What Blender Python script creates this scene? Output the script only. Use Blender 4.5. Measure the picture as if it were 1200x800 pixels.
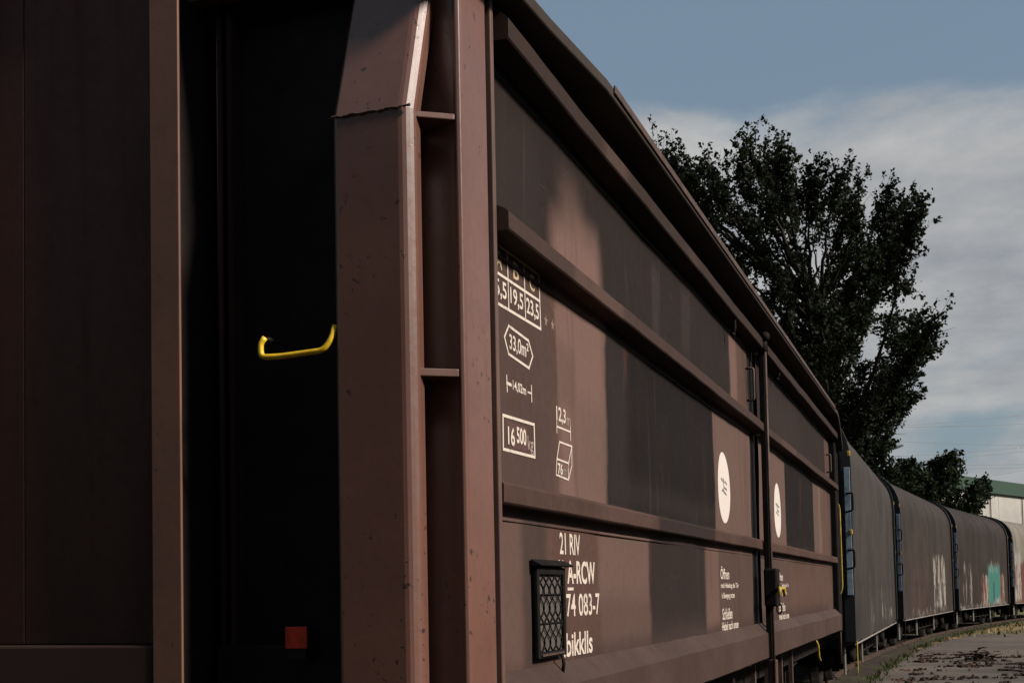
import bpy, bmesh, math, random
import numpy as np
from mathutils import Vector, Matrix, noise as mnoise

for o in list(bpy.data.objects):
    bpy.data.objects.remove(o)
sc = bpy.context.scene
COL = sc.collection
R = math.radians
random.seed(7)

# ------------------------------------------------------------------ camera
YAW, PITCH, ROLL = .3449, .0458, -.0196
cam_d = bpy.data.cameras.new('camera')
cam = bpy.data.objects.new('camera', cam_d)
COL.objects.link(cam)
cyw, syw = math.cos(YAW), math.sin(YAW)
F0 = Vector((-syw, cyw, 0)); R0 = Vector((cyw, syw, 0)); U0 = Vector((0, 0, 1))
Fw = F0 * math.cos(PITCH) + U0 * math.sin(PITCH)
Uw = U0 * math.cos(PITCH) - F0 * math.sin(PITCH)
Rr = R0 * math.cos(ROLL) + Uw * math.sin(ROLL)
Ur = Uw * math.cos(ROLL) - R0 * math.sin(ROLL)
CP = Vector((1.4433, 0, 1.56))
M = Matrix.Identity(4)
for i, v in enumerate((Rr, Ur, -Fw)):
    for j in range(3):
        M[j][i] = v[j]
M.translation = CP
cam.matrix_world = M
cam_d.sensor_width = 36
FPX = 1449.4
cam_d.lens = FPX / 1200 * 36
cam_d.shift_y = 228.95 / 1200
cam_d.clip_start = .05
cam_d.clip_end = 3000
sc.camera = cam

def at(px, py, depth):
    """world point seen at a pixel of the 1200x800 photograph, depth metres ahead"""
    return CP + (Fw + Rr * ((px - 600) / FPX) - Ur * ((py - 400 - 228.95) / FPX)) * depth

# ------------------------------------------------------------------ world, sun, exposure
SUN_EL, SUN_AZ = 36.0, 6.0          # azimuth: degrees behind +X (towards -Y)
sx = math.cos(R(SUN_EL)) * math.cos(R(SUN_AZ)); sy = -math.cos(R(SUN_EL)) * math.sin(R(SUN_AZ)); sz = math.sin(R(SUN_EL))
sun_d = bpy.data.lights.new('sun', 'SUN')
sun_d.energy = 5.0; sun_d.angle = R(9.0); sun_d.color = (1.0, .9, .8)
sun = bpy.data.objects.new('sun', sun_d); COL.objects.link(sun)
sun.rotation_euler = Vector((sx, sy, sz)).to_track_quat('Z', 'Y').to_euler()
sun.location = (20, -4, 20)

w = bpy.data.worlds.new('World'); sc.world = w
w.use_nodes = True
nt = w.node_tree; nt.nodes.clear()
def wn(t, **k):
    n = nt.nodes.new(t)
    for a, b in k.items():
        setattr(n, a, b)
    return n
sky = wn('ShaderNodeTexSky', sky_type='NISHITA', sun_disc=False)
sky.sun_elevation = R(SUN_EL); sky.sun_rotation = R(90 + SUN_AZ)
sky.air_density = 1.4; sky.dust_density = 1.2; sky.ozone_density = 1.6
bg = wn('ShaderNodeBackground'); bg.inputs['Strength'].default_value = .053
out = wn('ShaderNodeOutputWorld')
tc = wn('ShaderNodeTexCoord'); sep = wn('ShaderNodeSeparateXYZ')
nt.links.new(tc.outputs['Generated'], sep.inputs[0])
def wmath(op, a, b=None, clamp=False):
    n = wn('ShaderNodeMath', operation=op); n.use_clamp = clamp
    for i, v in enumerate((a, b)):
        if v is None: continue
        if isinstance(v, (int, float)): n.inputs[i].default_value = v
        else: nt.links.new(v, n.inputs[i])
    return n.outputs[0]
zz = wmath('MAXIMUM', wmath('ADD', sep.outputs['Z'], .42), .05)
cx = wmath('DIVIDE', sep.outputs['X'], zz); cyy = wmath('DIVIDE', sep.outputs['Y'], zz)
comb = wn('ShaderNodeCombineXYZ')
nt.links.new(wmath('MULTIPLY', cx, .8), comb.inputs[0]); nt.links.new(wmath('MULTIPLY', cyy, 1.25), comb.inputs[1])
comb.inputs[2].default_value = 3.1
n1 = wn('ShaderNodeTexNoise'); n1.inputs['Scale'].default_value = 3.2; n1.inputs['Detail'].default_value = 9; n1.inputs['Roughness'].default_value = .56; n1.inputs['Distortion'].default_value = .35
n2 = wn('ShaderNodeTexNoise'); n2.inputs['Scale'].default_value = 4.2; n2.inputs['Detail'].default_value = 8; n2.inputs['Roughness'].default_value = .6
nt.links.new(comb.outputs[0], n1.inputs['Vector']); nt.links.new(comb.outputs[0], n2.inputs['Vector'])
# more cloud low down, clearer higher up
bias = wn('ShaderNodeValToRGB')       # cloud bank low over the land, clearer higher up
bias.color_ramp.interpolation = 'EASE'
be = bias.color_ramp.elements
be[0].position = .05; be[0].color = (.48,)*3 + (1,)
be[1].position = .50; be[1].color = (.40,)*3 + (1,)
for p_, v_ in ((.15, .56), (.20, .61), (.30, .62), (.345, .50), (.38, .33)):
    q_ = be.new(p_); q_.color = (v_,)*3 + (1,)
nt.links.new(sep.outputs['Z'], bias.inputs[0])
cov = wn('ShaderNodeMapRange', interpolation_type='SMOOTHSTEP'); cov.inputs[1].default_value = .40; cov.inputs[2].default_value = .62
nt.links.new(wmath('ADD', n1.outputs[0], wmath('SUBTRACT', bias.outputs[0], .45)), cov.inputs[0])
ccol = wn('ShaderNodeValToRGB')
e = ccol.color_ramp.elements
e[0].position = .36; e[0].color = (2.9, 3.0, 3.2, 1)
e[1].position = .66; e[1].color = (5.1, 5.0, 4.85, 1)
nt.links.new(n2.outputs[0], ccol.inputs[0])
tint = wn('ShaderNodeMix', data_type='RGBA', blend_type='MIX')
tint.inputs[0].default_value = .75
tint.inputs[7].default_value = (1.75, 2.4, 3.1, 1)
nt.links.new(sky.outputs[0], tint.inputs[6])
mixc = wn('ShaderNodeMix', data_type='RGBA')
nt.links.new(wmath('MULTIPLY', cov.outputs[0], .86), mixc.inputs[0])
nt.links.new(tint.outputs[2], mixc.inputs[6]); nt.links.new(ccol.outputs[0], mixc.inputs[7])
nt.links.new(mixc.outputs[2], bg.inputs['Color'])
nt.links.new(bg.outputs[0], out.inputs['Surface'])

vs = sc.view_settings
vs.view_transform = 'Standard'; vs.look = 'None'; vs.exposure = 1.02; vs.gamma = 1.0; vs.use_curve_mapping = False

# ------------------------------------------------------------------ mesh helpers
class MB:
    def __init__(s): s.v = []; s.f = []; s.sm = []
    def add(s, vs, fs, smooth=False):
        b = len(s.v); s.v += [tuple(map(float, p)) for p in vs]
        for f in fs: s.f.append([b + i for i in f]); s.sm.append(smooth)
        return s
    def box(s, x0, x1, y0, y1, z0, z1):
        return s.add([(x0,y0,z0),(x1,y0,z0),(x1,y1,z0),(x0,y1,z0),(x0,y0,z1),(x1,y0,z1),(x1,y1,z1),(x0,y1,z1)],
                     [(0,3,2,1),(4,5,6,7),(0,1,5,4),(1,2,6,5),(2,3,7,6),(3,0,4,7)])
    def prism(s, poly, a0, a1, axis='y', smooth=False, n=1):
        """extrude a 2D polygon: axis y -> poly is (x,z); axis z -> (x,y); axis x -> (y,z)"""
        def p3(q, a):
            if axis == 'y': return (q[0], a, q[1])
            if axis == 'z': return (q[0], q[1], a)
            return (a, q[0], q[1])
        k = len(poly); vs = []; fs = []
        for i in range(n + 1):
            a = a0 + (a1 - a0) * i / n
            vs += [p3(q, a) for q in poly]
        for i in range(n):
            for j in range(k):
                jj = (j + 1) % k
                fs.append((i*k+j, i*k+jj, (i+1)*k+jj, (i+1)*k+j))
        s.add(vs, fs, smooth)
        b = len(s.v) - len(vs)
        s.f.append([b + j for j in range(k)]); s.sm.append(False)
        s.f.append([b + n*k + j for j in range(k)]); s.sm.append(False)
        return s
    def tube(s, pts, r, n=10, caps=True):
        pts = [Vector(p) for p in pts]
        rs = r if isinstance(r, (list, tuple)) else [r] * len(pts)
        vs = []; fs = []; up = None
        for i, p in enumerate(pts):
            d = (pts[min(i+1, len(pts)-1)] - pts[max(i-1, 0)])
            d = d.normalized() if d.length > 1e-9 else Vector((0, 0, 1))
            if up is None:
                up = Vector((0,0,1)) if abs(d.z) < .9 else Vector((1,0,0))
            a = d.cross(up); a = a.normalized() if a.length > 1e-6 else d.orthogonal().normalized()
            b = a.cross(d).normalized(); up = b
            for j in range(n):
                t = 2*math.pi*j/n
                vs.append(p + (a*math.cos(t) + b*math.sin(t)) * rs[i])
        for i in range(len(pts)-1):
            for j in range(n):
                jj = (j+1) % n
                fs.append((i*n+j, i*n+jj, (i+1)*n+jj, (i+1)*n+j))
        s.add(vs, fs, True)
        if caps:
            b = len(s.v) - len(vs)
            s.f.append([b + j for j in range(n)][::-1]); s.sm.append(False)
            s.f.append([b + (len(pts)-1)*n + j for j in range(n)]); s.sm.append(False)
        return s
    def lathe(s, prof, c, axis='x', n=32):
        """prof: (axial, radius)"""
        vs = []; fs = []
        for a, r in prof:
            for j in range(n):
                t = 2*math.pi*j/n; u, q = r*math.cos(t), r*math.sin(t)
                if axis == 'x': vs.append((c[0]+a, c[1]+u, c[2]+q))
                elif axis == 'y': vs.append((c[0]+u, c[1]+a, c[2]+q))
                else: vs.append((c[0]+u, c[1]+q, c[2]+a))
        m = len(prof)
        for i in range(m-1):
            for j in range(n):
                jj = (j+1) % n
                fs.append((i*n+j, i*n+jj, (i+1)*n+jj, (i+1)*n+j))
        s.add(vs, fs, True)
        b = len(s.v) - len(vs)
        s.f.append([b + j for j in range(n)][::-1]); s.sm.append(False)
        s.f.append([b + (m-1)*n + j for j in range(n)]); s.sm.append(False)
        return s
    def sphere(s, c, r, nu=10, nv=7, sz=1):
        vs = []; fs = []
        for i in range(nv+1):
            th = math.pi*i/nv
            for j in range(nu):
                ph = 2*math.pi*j/nu
                vs.append((c[0]+r*math.sin(th)*math.cos(ph), c[1]+r*math.sin(th)*math.sin(ph), c[2]+r*sz*math.cos(th)))
        for i in range(nv):
            for j in range(nu):
                jj = (j+1) % nu
                fs.append((i*nu+j, (i+1)*nu+j, (i+1)*nu+jj, i*nu+jj))
        return s.add(vs, fs, True)

def fillet(path, r, n=5):
    """round the corners of a 3D polyline"""
    P = [Vector(p) for p in path]; o = [P[0]]
    for i in range(1, len(P)-1):
        a, b, c = P[i-1], P[i], P[i+1]
        u = (a-b); v = (c-b)
        d = min(r, u.length*.45, v.length*.45)
        p0 = b + u.normalized()*d; p1 = b + v.normalized()*d
        for k in range(n+1):
            t = k/n
            o.append(p0*(1-t)**2 + b*2*t*(1-t) + p1*t*t)
    o.append(P[-1]); return o

def obj(name, mb, mat, parent=None, origin=None, bevel=0, seg=2, recalc=True):
    """one mesh object; mesh given in the coordinates of the parent's space root (world if none)"""
    me = bpy.data.meshes.new(name)
    org = Vector(origin) if origin is not None else Vector((0, 0, 0))
    v = [(Vector(p) - org)[:] for p in mb.v]
    me.from_pydata(v, [], mb.f)
    me.polygons.foreach_set('use_smooth', mb.sm)
    me.materials.append(mat)
    if recalc:
        bm = bmesh.new(); bm.from_mesh(me)
        bmesh.ops.recalc_face_normals(bm, faces=bm.faces); bm.to_mesh(me); bm.free()
    me.update()
    o = bpy.data.objects.new(name, me); COL.objects.link(o)
    o.location = org
    if parent is not None: o.parent = parent
    if bevel:
        m = o.modifiers.new('bevel', 'BEVEL'); m.width = bevel; m.segments = seg; m.limit_method = 'ANGLE'; m.angle_limit = R(35)
        m.harden_normals = False
    return o
def empty(name, loc, rz=0):
    o = bpy.data.objects.new(name, None); COL.objects.link(o)
    o.location = loc; o.rotation_euler = (0, 0, rz); o.empty_display_size = .3
    return o
def tag(o, label=None, cat=None, group=None, kind=None):
    if label: o['label'] = label
    if cat: o['category'] = cat
    if group: o['group'] = group
    if kind: o['kind'] = kind
    return o

# ------------------------------------------------------------------ materials
class NT:
    """small node-tree writer"""
    def __init__(s, name):
        s.m = bpy.data.materials.new(name); s.m.use_nodes = True
        s.t = s.m.node_tree; s.p = s.t.nodes['Principled BSDF']
        s.tc = s.t.nodes.new('ShaderNodeTexCoord')
        s.co = s.tc.outputs['Object']
    def n(s, t, **k):
        x = s.t.nodes.new(t)
        for a, b in k.items(): setattr(x, a, b)
        return x
    def set(s, sock, v):
        if isinstance(v, (int, float)): sock.default_value = v
        elif isinstance(v, tuple): sock.default_value = v if len(v) != 3 or sock.type == 'VECTOR' else (*v, 1)
        else: s.t.links.new(v, sock)
    def math(s, op, a, b=0.0, clamp=False):
        x = s.n('ShaderNodeMath', operation=op); x.use_clamp = clamp
        s.set(x.inputs[0], a); s.set(x.inputs[1], b); return x.outputs[0]
    def noise(s, scale, detail=5, rough=.55, stretch=(1,1,1), off=(0,0,0), dist=0, co=None):
        mp = s.n('ShaderNodeMapping'); mp.inputs['Scale'].default_value = stretch; mp.inputs['Location'].default_value = off
        s.t.links.new(co or s.co, mp.inputs[0])
        x = s.n('ShaderNodeTexNoise'); x.inputs['Scale'].default_value = scale; x.inputs['Detail'].default_value = detail
        x.inputs['Roughness'].default_value = rough; x.inputs['Distortion'].default_value = dist
        s.t.links.new(mp.outputs[0], x.inputs['Vector']); return x.outputs[0]
    def ramp(s, v, a, b, lo=0.0, hi=1.0, smooth=True):
        x = s.n('ShaderNodeMapRange', interpolation_type='SMOOTHSTEP' if smooth else 'LINEAR')
        s.set(x.inputs[0], v)
        for i, q in enumerate((a, b, lo, hi)): x.inputs[1+i].default_value = q
        return x.outputs[0]
    def mix(s, f, a, b, mode='MIX'):
        x = s.n('ShaderNodeMix', data_type='RGBA', blend_type=mode)
        s.set(x.inputs[0], f); s.set(x.inputs[6], a); s.set(x.inputs[7], b); return x.outputs[2]
    def sep(s, co=None):
        x = s.n('ShaderNodeSeparateXYZ'); s.t.links.new(co or s.co, x.inputs[0]); return x.outputs
    def base(s, c): s.set(s.p.inputs['Base Color'], c)
    def rough(s, c): s.set(s.p.inputs['Roughness'], c)
    def bump(s, h, strength=.2, dist=.01):
        b = s.n('ShaderNodeBump'); b.inputs['Strength'].default_value = strength; b.inputs['Distance'].default_value = dist
        s.t.links.new(h, b.inputs['Height']); s.t.links.new(b.outputs[0], s.p.inputs['Normal'])
    def spec(s, v): s.p.inputs['Specular IOR Level'].default_value = v

def paint(name, col, dark=None, patches=(), off=(0,0,0), rough=.5, wear=.5, streak=.6, chips=.35, spec=.25, bumpk=.12, seed=0.0, pits=0.0):
    """weathered paint on steel; patches = (y0,y1,z0,z1,soft,colour,alpha) over-painted areas, other tones and painted-in eave shade, in world y,z"""
    k = NT(name); k.spec(spec)
    dark = dark or tuple(c*.45 for c in col)
    big = k.noise(1.3, 6, .6, off=(seed,3,1)); fine = k.noise(22, 6, .7, off=(seed,0,0))
    st = k.noise(7, 6, .65, stretch=(1,1,.10), off=(seed,7,0), dist=.4)
    c = k.mix(k.ramp(big, .35, .7), tuple(x*1.12 for x in col), tuple(x*.82 for x in col))
    c = k.mix(k.math('MULTIPLY', k.ramp(fine, .42, .75), .35*wear), c, dark)
    if patches:
        S = k.sep(); 
        wob = k.math('MULTIPLY', k.math('SUBTRACT', k.noise(3.5, 4, .6, off=(1,seed,2)), .5), .10)
        wob2 = k.math('MULTIPLY', k.math('SUBTRACT', k.noise(2.6, 4, .6, off=(8,seed,2)), .5), .10)
        yy = k.math('ADD', k.math('ADD', S[1], off[1]), wob); z_ = k.math('ADD', k.math('ADD', S[2], off[2]), wob2)
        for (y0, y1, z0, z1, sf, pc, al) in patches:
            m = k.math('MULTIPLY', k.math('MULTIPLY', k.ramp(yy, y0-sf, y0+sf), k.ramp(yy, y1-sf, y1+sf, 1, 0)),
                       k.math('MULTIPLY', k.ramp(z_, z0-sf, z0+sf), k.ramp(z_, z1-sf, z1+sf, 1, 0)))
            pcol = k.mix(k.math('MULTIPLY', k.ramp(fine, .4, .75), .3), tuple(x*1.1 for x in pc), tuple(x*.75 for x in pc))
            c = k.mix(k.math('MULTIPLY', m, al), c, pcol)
    # run-down streaks of dirt and pale washed lines
    c = k.mix(k.math('MULTIPLY', k.ramp(st, .52, .78), .55*streak), c, dark)
    st2 = k.noise(16, 5, .6, stretch=(1,1,.05), off=(seed+4,1,5))
    c = k.mix(k.math('MULTIPLY', k.ramp(st2, .6, .8), .22*streak), c, tuple(min(1, x*1.8+.01) for x in col))
    # chips: small dark rust pits
    ch = k.noise(34, 3, .55, off=(2,seed,9)); ch2 = k.noise(3.0, 3, .5, off=(seed,5,5))
    pit = k.math('MULTIPLY', k.ramp(ch, .69-pits, .72-pits), k.ramp(ch2, .45, .62))
    c = k.mix(k.math('MULTIPLY', pit, chips*2, True), c, (.022, .013, .010))
    rb_ = k.noise(2.2, 7, .72, off=(seed+6, 2, 4), stretch=(1, 1, .5))
    c = k.mix(k.math('MULTIPLY', k.ramp(rb_, .60, .74), .55*wear), c, (.040, .019, .012))
    # thin scratches
    sc1 = k.noise(5, 2, .5, stretch=(1, .25, 9), off=(seed+2,3,3), dist=1.4)
    scr = k.math('MULTIPLY', k.ramp(k.math('ABSOLUTE', k.math('SUBTRACT', sc1, .5)), 0, .004, 1, 0), k.ramp(ch2, .5, .66))
    c = k.mix(k.math('MULTIPLY', scr, .25*wear), c, tuple(min(1, x*2.2+.03) for x in col))
    k.base(c)
    k.rough(k.math('ADD', k.math('MULTIPLY', k.math('SUBTRACT', fine, .5), .3), k.math('ADD', k.math('MULTIPLY', k.ramp(st, .5, .8), .2), rough)))
    h = k.math('ADD', k.math('MULTIPLY', fine, .5), k.math('MULTIPLY', pit, -1.5))
    k.bump(k.math('ADD', h, k.math('MULTIPLY', big, 2.0)), bumpk, .006)
    return k.m

def plain(name, col, rough=.6, var=.25, scale=12, metallic=0, spec=.4):
    k = NT(name); k.spec(spec); k.p.inputs['Metallic'].default_value = metallic
    nz = k.noise(scale, 6, .65); n2 = k.noise(scale*.15, 4, .6, off=(4,4,4))
    c = k.mix(k.ramp(nz, .3, .75), tuple(x*(1+var) for x in col), tuple(x*(1-var) for x in col))
    c = k.mix(k.math('MULTIPLY', k.ramp(n2, .45, .7), .4), c, tuple(x*.6 for x in col))
    k.base(c); k.rough(k.math('ADD', k.math('MULTIPLY', nz, .3), rough-.15)); k.bump(nz, .15, .004)
    return k.m

BROWN = (.047, .0285, .0232); CHAR = (.0058, .0049, .0048); LIGHT = (.080, .049, .0415)
M = {}
M['frame'] = paint('brown_frame_paint', (.078, .036, .0265), rough=.36, spec=.6, wear=.8, streak=.35, chips=1.0, pits=.045, seed=2)
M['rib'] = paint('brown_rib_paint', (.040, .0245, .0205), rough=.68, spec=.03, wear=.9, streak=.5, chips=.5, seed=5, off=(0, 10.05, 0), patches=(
    (3.9, 16.5, 3.3, 3.8, .05, (.017, .0122, .0108), .9), (3.9, 16.5, 2.6, 3.2, .05, (.027, .0185, .0160), .8),  # top rib patch: eave shade put into the paint colour
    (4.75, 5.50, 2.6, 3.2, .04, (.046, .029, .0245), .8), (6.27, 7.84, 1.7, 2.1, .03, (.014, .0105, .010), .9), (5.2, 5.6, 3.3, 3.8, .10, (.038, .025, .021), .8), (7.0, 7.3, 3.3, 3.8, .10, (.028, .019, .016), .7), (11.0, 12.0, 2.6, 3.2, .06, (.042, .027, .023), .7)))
M['sill'] = paint('brown_sill_paint', (.034, .0218, .0182), rough=.6, spec=.08, wear=.9, streak=.5, chips=.5, seed=9)
M['black'] = plain('black_greasy_steel', (.0045, .0038, .0038), .8, .4, spec=.08)
M['shadeblack'] = plain('shade_black_end_panel', (.008, .005, .0045), .75, .5, 6, spec=.2)  # near-black base colour stands in for shade in the end-wall recess
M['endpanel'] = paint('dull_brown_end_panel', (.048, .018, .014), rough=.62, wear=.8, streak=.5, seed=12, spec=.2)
M['stanch'] = paint('brown_stanchion_paint', (.085, .042, .029), rough=.6, wear=.8, streak=.3, chips=.3, seed=15, spec=.25)
M['seal'] = paint('brown_edge_paint', (.065, .037, .03), rough=.45, wear=.9, seed=21)
M['roof'] = paint('grey_brown_roof_paint', (.028, .023, .020), rough=.7, spec=.03, wear=.8, seed=31)
M['dirtyyellow'] = plain('dirty_yellow_paint', (.10, .07, .012), .6, .5, 14)
M['midyellow'] = plain('worn_yellow_paint', (.20, .135, .012), .55, .45, 18)
M['yellow'] = plain('yellow_safety_paint', (.42, .27, .008), .4, .22, 30)
M['red'] = plain('red_reflector', (.42, .030, .014), .4, .4, 30)
M['rust'] = plain('rusty_steel', (.035, .021, .016), .7, .4, 9, spec=.25)
M['gear'] = plain('dark_running_gear', (.009, .0078, .0072), .85, .45, 8, spec=.05)
M['tread'] = plain('worn_wheel_steel', (.16, .15, .14), .4, .3, 10, .8)
M['pale'] = plain('pale_grey_plate', (.06, .057, .05), .6, .3, 8)
M['greymesh'] = plain('galvanised_wire', (.03, .027, .026), .5, .3, 30, .3)
M['placard'] = plain('dusty_grey_backing_sheet', (.040, .033, .029), .7, .25, 10)

def lettering_mat(name, col, wornc=BROWN, amt=.75):
    k = NT(name)
    a = k.noise(60, 4, .7); b = k.noise(9, 4, .6, off=(3,1,2))
    f = k.math('MULTIPLY', k.ramp(a, .48, .66), k.ramp(b, .35, .7, .15, 1))
    k.base(k.mix(k.math('MULTIPLY', f, amt), col, wornc)); k.rough(.55); return k.m
M['white_letter'] = lettering_mat('worn_white_lettering', (.36, .31, .265))
M['cream_letter'] = lettering_mat('yellowed_lettering', (.30, .23, .12), amt=.7)
M['grey_letter'] = lettering_mat('faded_grey_lettering', (.18, .14, .12), amt=.7)
M['faint_letter'] = lettering_mat('faint_brown_lettering', (.12, .075, .06), amt=.5)
M['logo_grey'] = lettering_mat('grey_emblem_paint', (.09,.09,.095), (.35,.32,.30), .4)
M['disc_white'] = lettering_mat('white_disc_paint', (.37, .335, .305), (.24, .18, .155), .5)
M['plate_red'] = plain('red_brown_plate', (.045, .018, .014), .6, .25, 12)

PK = (1.4433+.06)/(1.4433+.08)
def W(y, z): return y*PK, 1.56+(z-1.56)*PK
def panel_dx(y, z):
    """gentle oil-canning of the pressed sheets"""
    return .0085 * mnoise.noise(Vector((y*.8, z*1.6, 1.7))) + (.0028 * mnoise.noise(Vector((y*3.1, z*4.0, 7.7))))

PX = -.06                       # plane of the wall sheets
# ------------------------------------------------------------------ sliding wall wagon
Y_END, Y_DOOR, Y_MID, Y_FAR = 3.5, 3.9, 10.10, 16.45
WAX = -1.42                     # centre line of the track
WORG = Vector((WAX, 10.05, 0))
wagon = empty('sliding_wall_wagon', WORG)
tag(wagon, 'tall brown steel wagon nearest the camera, with ribbed sliding doors and white stencilled lettering', 'freight wagon', 'goods wagons coupled in one train')
# children store meshes relative to the wagon's base; doors are parents with the same base
def uneven(mb, amp):
    mb.v = [(x + amp*mnoise.noise(Vector((y*1.1, z*2, 4))) + amp*.5*mnoise.noise(Vector((y*4.3, z*3, 8))), y,
             z + amp*.8*mnoise.noise(Vector((y*.9, x*2, 14))) + amp*.5*mnoise.noise(Vector((y*5.1, z, 18)))) for x, y, z in mb.v]
    return mb
def part(name, mb, mat, parent=None, **k):
    p = parent or wagon
    if name in ('rib', 'door_sill'): uneven(mb, .0045)
    o = obj(name, MBshift(mb), mat, p, **k); return o
def MBshift(mb):
    q = MB(); q.v = [(a[0]-WORG.x, a[1]-WORG.y, a[2]-WORG.z) for a in mb.v]; q.f = mb.f; q.sm = mb.sm; return q
OFFW = (WORG.x, WORG.y, WORG.z)

DKUP = (.0098, .0076, .0069)  # darker tone laid over the upper panels
doorA_p = [
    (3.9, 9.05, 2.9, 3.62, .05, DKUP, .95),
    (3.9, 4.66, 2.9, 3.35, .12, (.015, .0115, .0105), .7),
    (4.80, 5.52, 2.86, 3.13, .10, LIGHT, .95), (4.92, 5.22, 2.9, 3.30, .13, LIGHT, .55), (5.15, 5.5, 2.86, 3.22, .08, LIGHT, .5),
    (6.6, 6.75, 2.95, 3.35, .05, (.026,.0185,.0165), .5), (7.35, 7.6, 3.0, 3.4, .06, (.022,.016,.0145), .5),
    (9.02, 9.32, 2.9, 3.45, .05, LIGHT, .7),
    (4.82, 5.58, 1.95, 2.86, .025, LIGHT, .92), (4.84, 5.06, 2.33, 2.60, .04, (.052,.034,.029), .6), (5.10, 5.55, 1.95, 2.40, .10, (.058,.038,.032), .5),
    (4.0, 4.75, 1.95, 2.86, .05, (.034,.0235,.021), .6),
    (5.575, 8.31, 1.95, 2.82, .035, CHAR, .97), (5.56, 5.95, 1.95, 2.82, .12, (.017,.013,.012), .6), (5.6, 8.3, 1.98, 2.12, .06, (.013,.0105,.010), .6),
    (8.31, 9.9, 1.95, 2.85, .03, (.064,.041,.035), .8),
    (4.33, 4.64, 1.2, 1.90, .05, (.026,.019,.017), .8), (4.02, 4.33, 1.3, 1.9, .05, (.056,.036,.031), .7),
    (4.72, 5.40, 1.28, 1.86, .04, (.042,.024,.020), .8), (5.40, 6.39, 1.5, 1.86, .04, (.064,.041,.035), .85), (5.40, 6.39, 1.2, 1.56, .06, (.050,.032,.028), .7),
    (6.39, 7.90, 1.0, 1.87, .05, (.0125,.0095,.009), .95), (6.4, 7.9, 1.25, 1.4, .06, (.021,.0155,.014), .6),
    (7.92, 8.38, 1.3, 1.87, .03, (.066,.041,.035), .8), (8.38, 9.9, 1.25, 1.87, .04, (.040,.026,.0225), .7),
    (5.0, 9.9, 1.2, 1.33, .05, (.026,.018,.016), .7),
]
doorB_p = [
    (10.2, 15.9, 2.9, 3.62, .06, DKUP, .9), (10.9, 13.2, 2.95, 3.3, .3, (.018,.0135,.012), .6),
    (10.2, 11.98, 1.95, 2.85, .04, (.062,.040,.034), .85),
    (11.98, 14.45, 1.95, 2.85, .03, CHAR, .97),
    (14.45, 15.4, 1.95, 2.85, .05, (.056,.037,.031), .8), (15.0, 15.2, 1.95, 2.85, .04, (.075,.048,.040), .7),
    (12.6, 15.0, 1.35, 1.78, .30, (.050,.029,.024), .8),
    (10.2, 12.1, 1.2, 1.87, .06, (.040,.027,.0235), .8), (10.2, 15.8, 1.2, 1.36, .06, (.026,.018,.016), .7),
]
doorA_p = [(*[v*PK for v in q[:2]], *[1.56+(v-1.56)*PK for v in q[2:4]], *q[4:]) for q in doorA_p]
doorB_p = [(*[v*PK for v in q[:2]], *[1.56+(v-1.56)*PK for v in q[2:4]], *q[4:]) for q in doorB_p]
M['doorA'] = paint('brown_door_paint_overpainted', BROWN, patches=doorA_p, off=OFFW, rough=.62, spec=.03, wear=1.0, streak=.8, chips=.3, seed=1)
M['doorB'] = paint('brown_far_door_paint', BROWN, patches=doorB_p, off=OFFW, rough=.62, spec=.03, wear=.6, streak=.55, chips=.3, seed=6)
M['rib'].node_tree  # ribs use world offset too
def shift_mat_object_coords(m):
    pass

def sheet(y0, y1, z0, z1, ny, nz):
    mb = MB(); vs = []; fs = []
    for i in range(ny+1):
        for j in range(nz+1):
            y = y0+(y1-y0)*i/ny; z = z0+(z1-z0)*j/nz
            vs.append((PX+panel_dx(y, z), y, z))
    for i in range(ny):
        for j in range(nz):
            a = i*(nz+1)+j; fs.append((a, a+nz+1, a+nz+2, a+1))
    mb.add(vs, fs, True)
    # back skin
    b = [(PX-.03, y0, z0), (PX-.03, y1, z0), (PX-.03, y1, z1), (PX-.03, y0, z1)]
    mb.add(b, [(0,3,2,1)])
    return mb

def rib_prof(z0, hv, zt, xo=0.0):
    return [(PX-.01, z0), (xo-.006, z0), (xo, z0+.006), (xo, z0+hv-.012), (xo-.012, z0+hv), (PX-.01, zt)]

RIBS = [(3.475, .085, 3.66, .045), (2.81, .075, 2.93, .035), (1.87, .078, 1.965, .0)]
def make_door(ya, yb, pa, pb, mat, dark_end):
    d = empty('sliding_door', (0, 0, 0)); d.parent = wagon
    pn = part('wall_sheet', sheet(pa, pb, 1.25, 3.80, 150, 60), mat, d, recalc=False)
    for (z0, hv, zt, xo) in RIBS:
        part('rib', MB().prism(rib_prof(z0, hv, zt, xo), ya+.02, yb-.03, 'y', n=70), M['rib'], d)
        t = MB().box(PX-.002, PX+.006, pa+.03, pb-.03, z0-.052, z0-.040)
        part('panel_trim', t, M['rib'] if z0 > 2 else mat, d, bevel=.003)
    # sloping ledge and sill beam along the foot of the door
    part('door_sill', MB().prism([(PX-.02, 1.285), (PX+.004, 1.285), (.012, 1.218), (.024, 1.206), (.024, 1.02), (.016, 1.012), (-.10, 1.012), (-.10, 1.1), (PX-.02, 1.1)], ya, yb-.02, 'y', n=80), M['sill'], d)
    if dark_end:
        part('edge_channel', MB().box(PX-.05, PX-.012, pb+.004, yb, 1.29, 3.92), M['black'], d)
    return d
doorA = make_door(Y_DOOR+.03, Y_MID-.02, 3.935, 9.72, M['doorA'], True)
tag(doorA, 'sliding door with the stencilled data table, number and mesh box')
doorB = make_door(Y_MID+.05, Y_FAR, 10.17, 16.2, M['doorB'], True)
tag(doorB, 'far sliding door with a dark painted rectangle')

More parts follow.
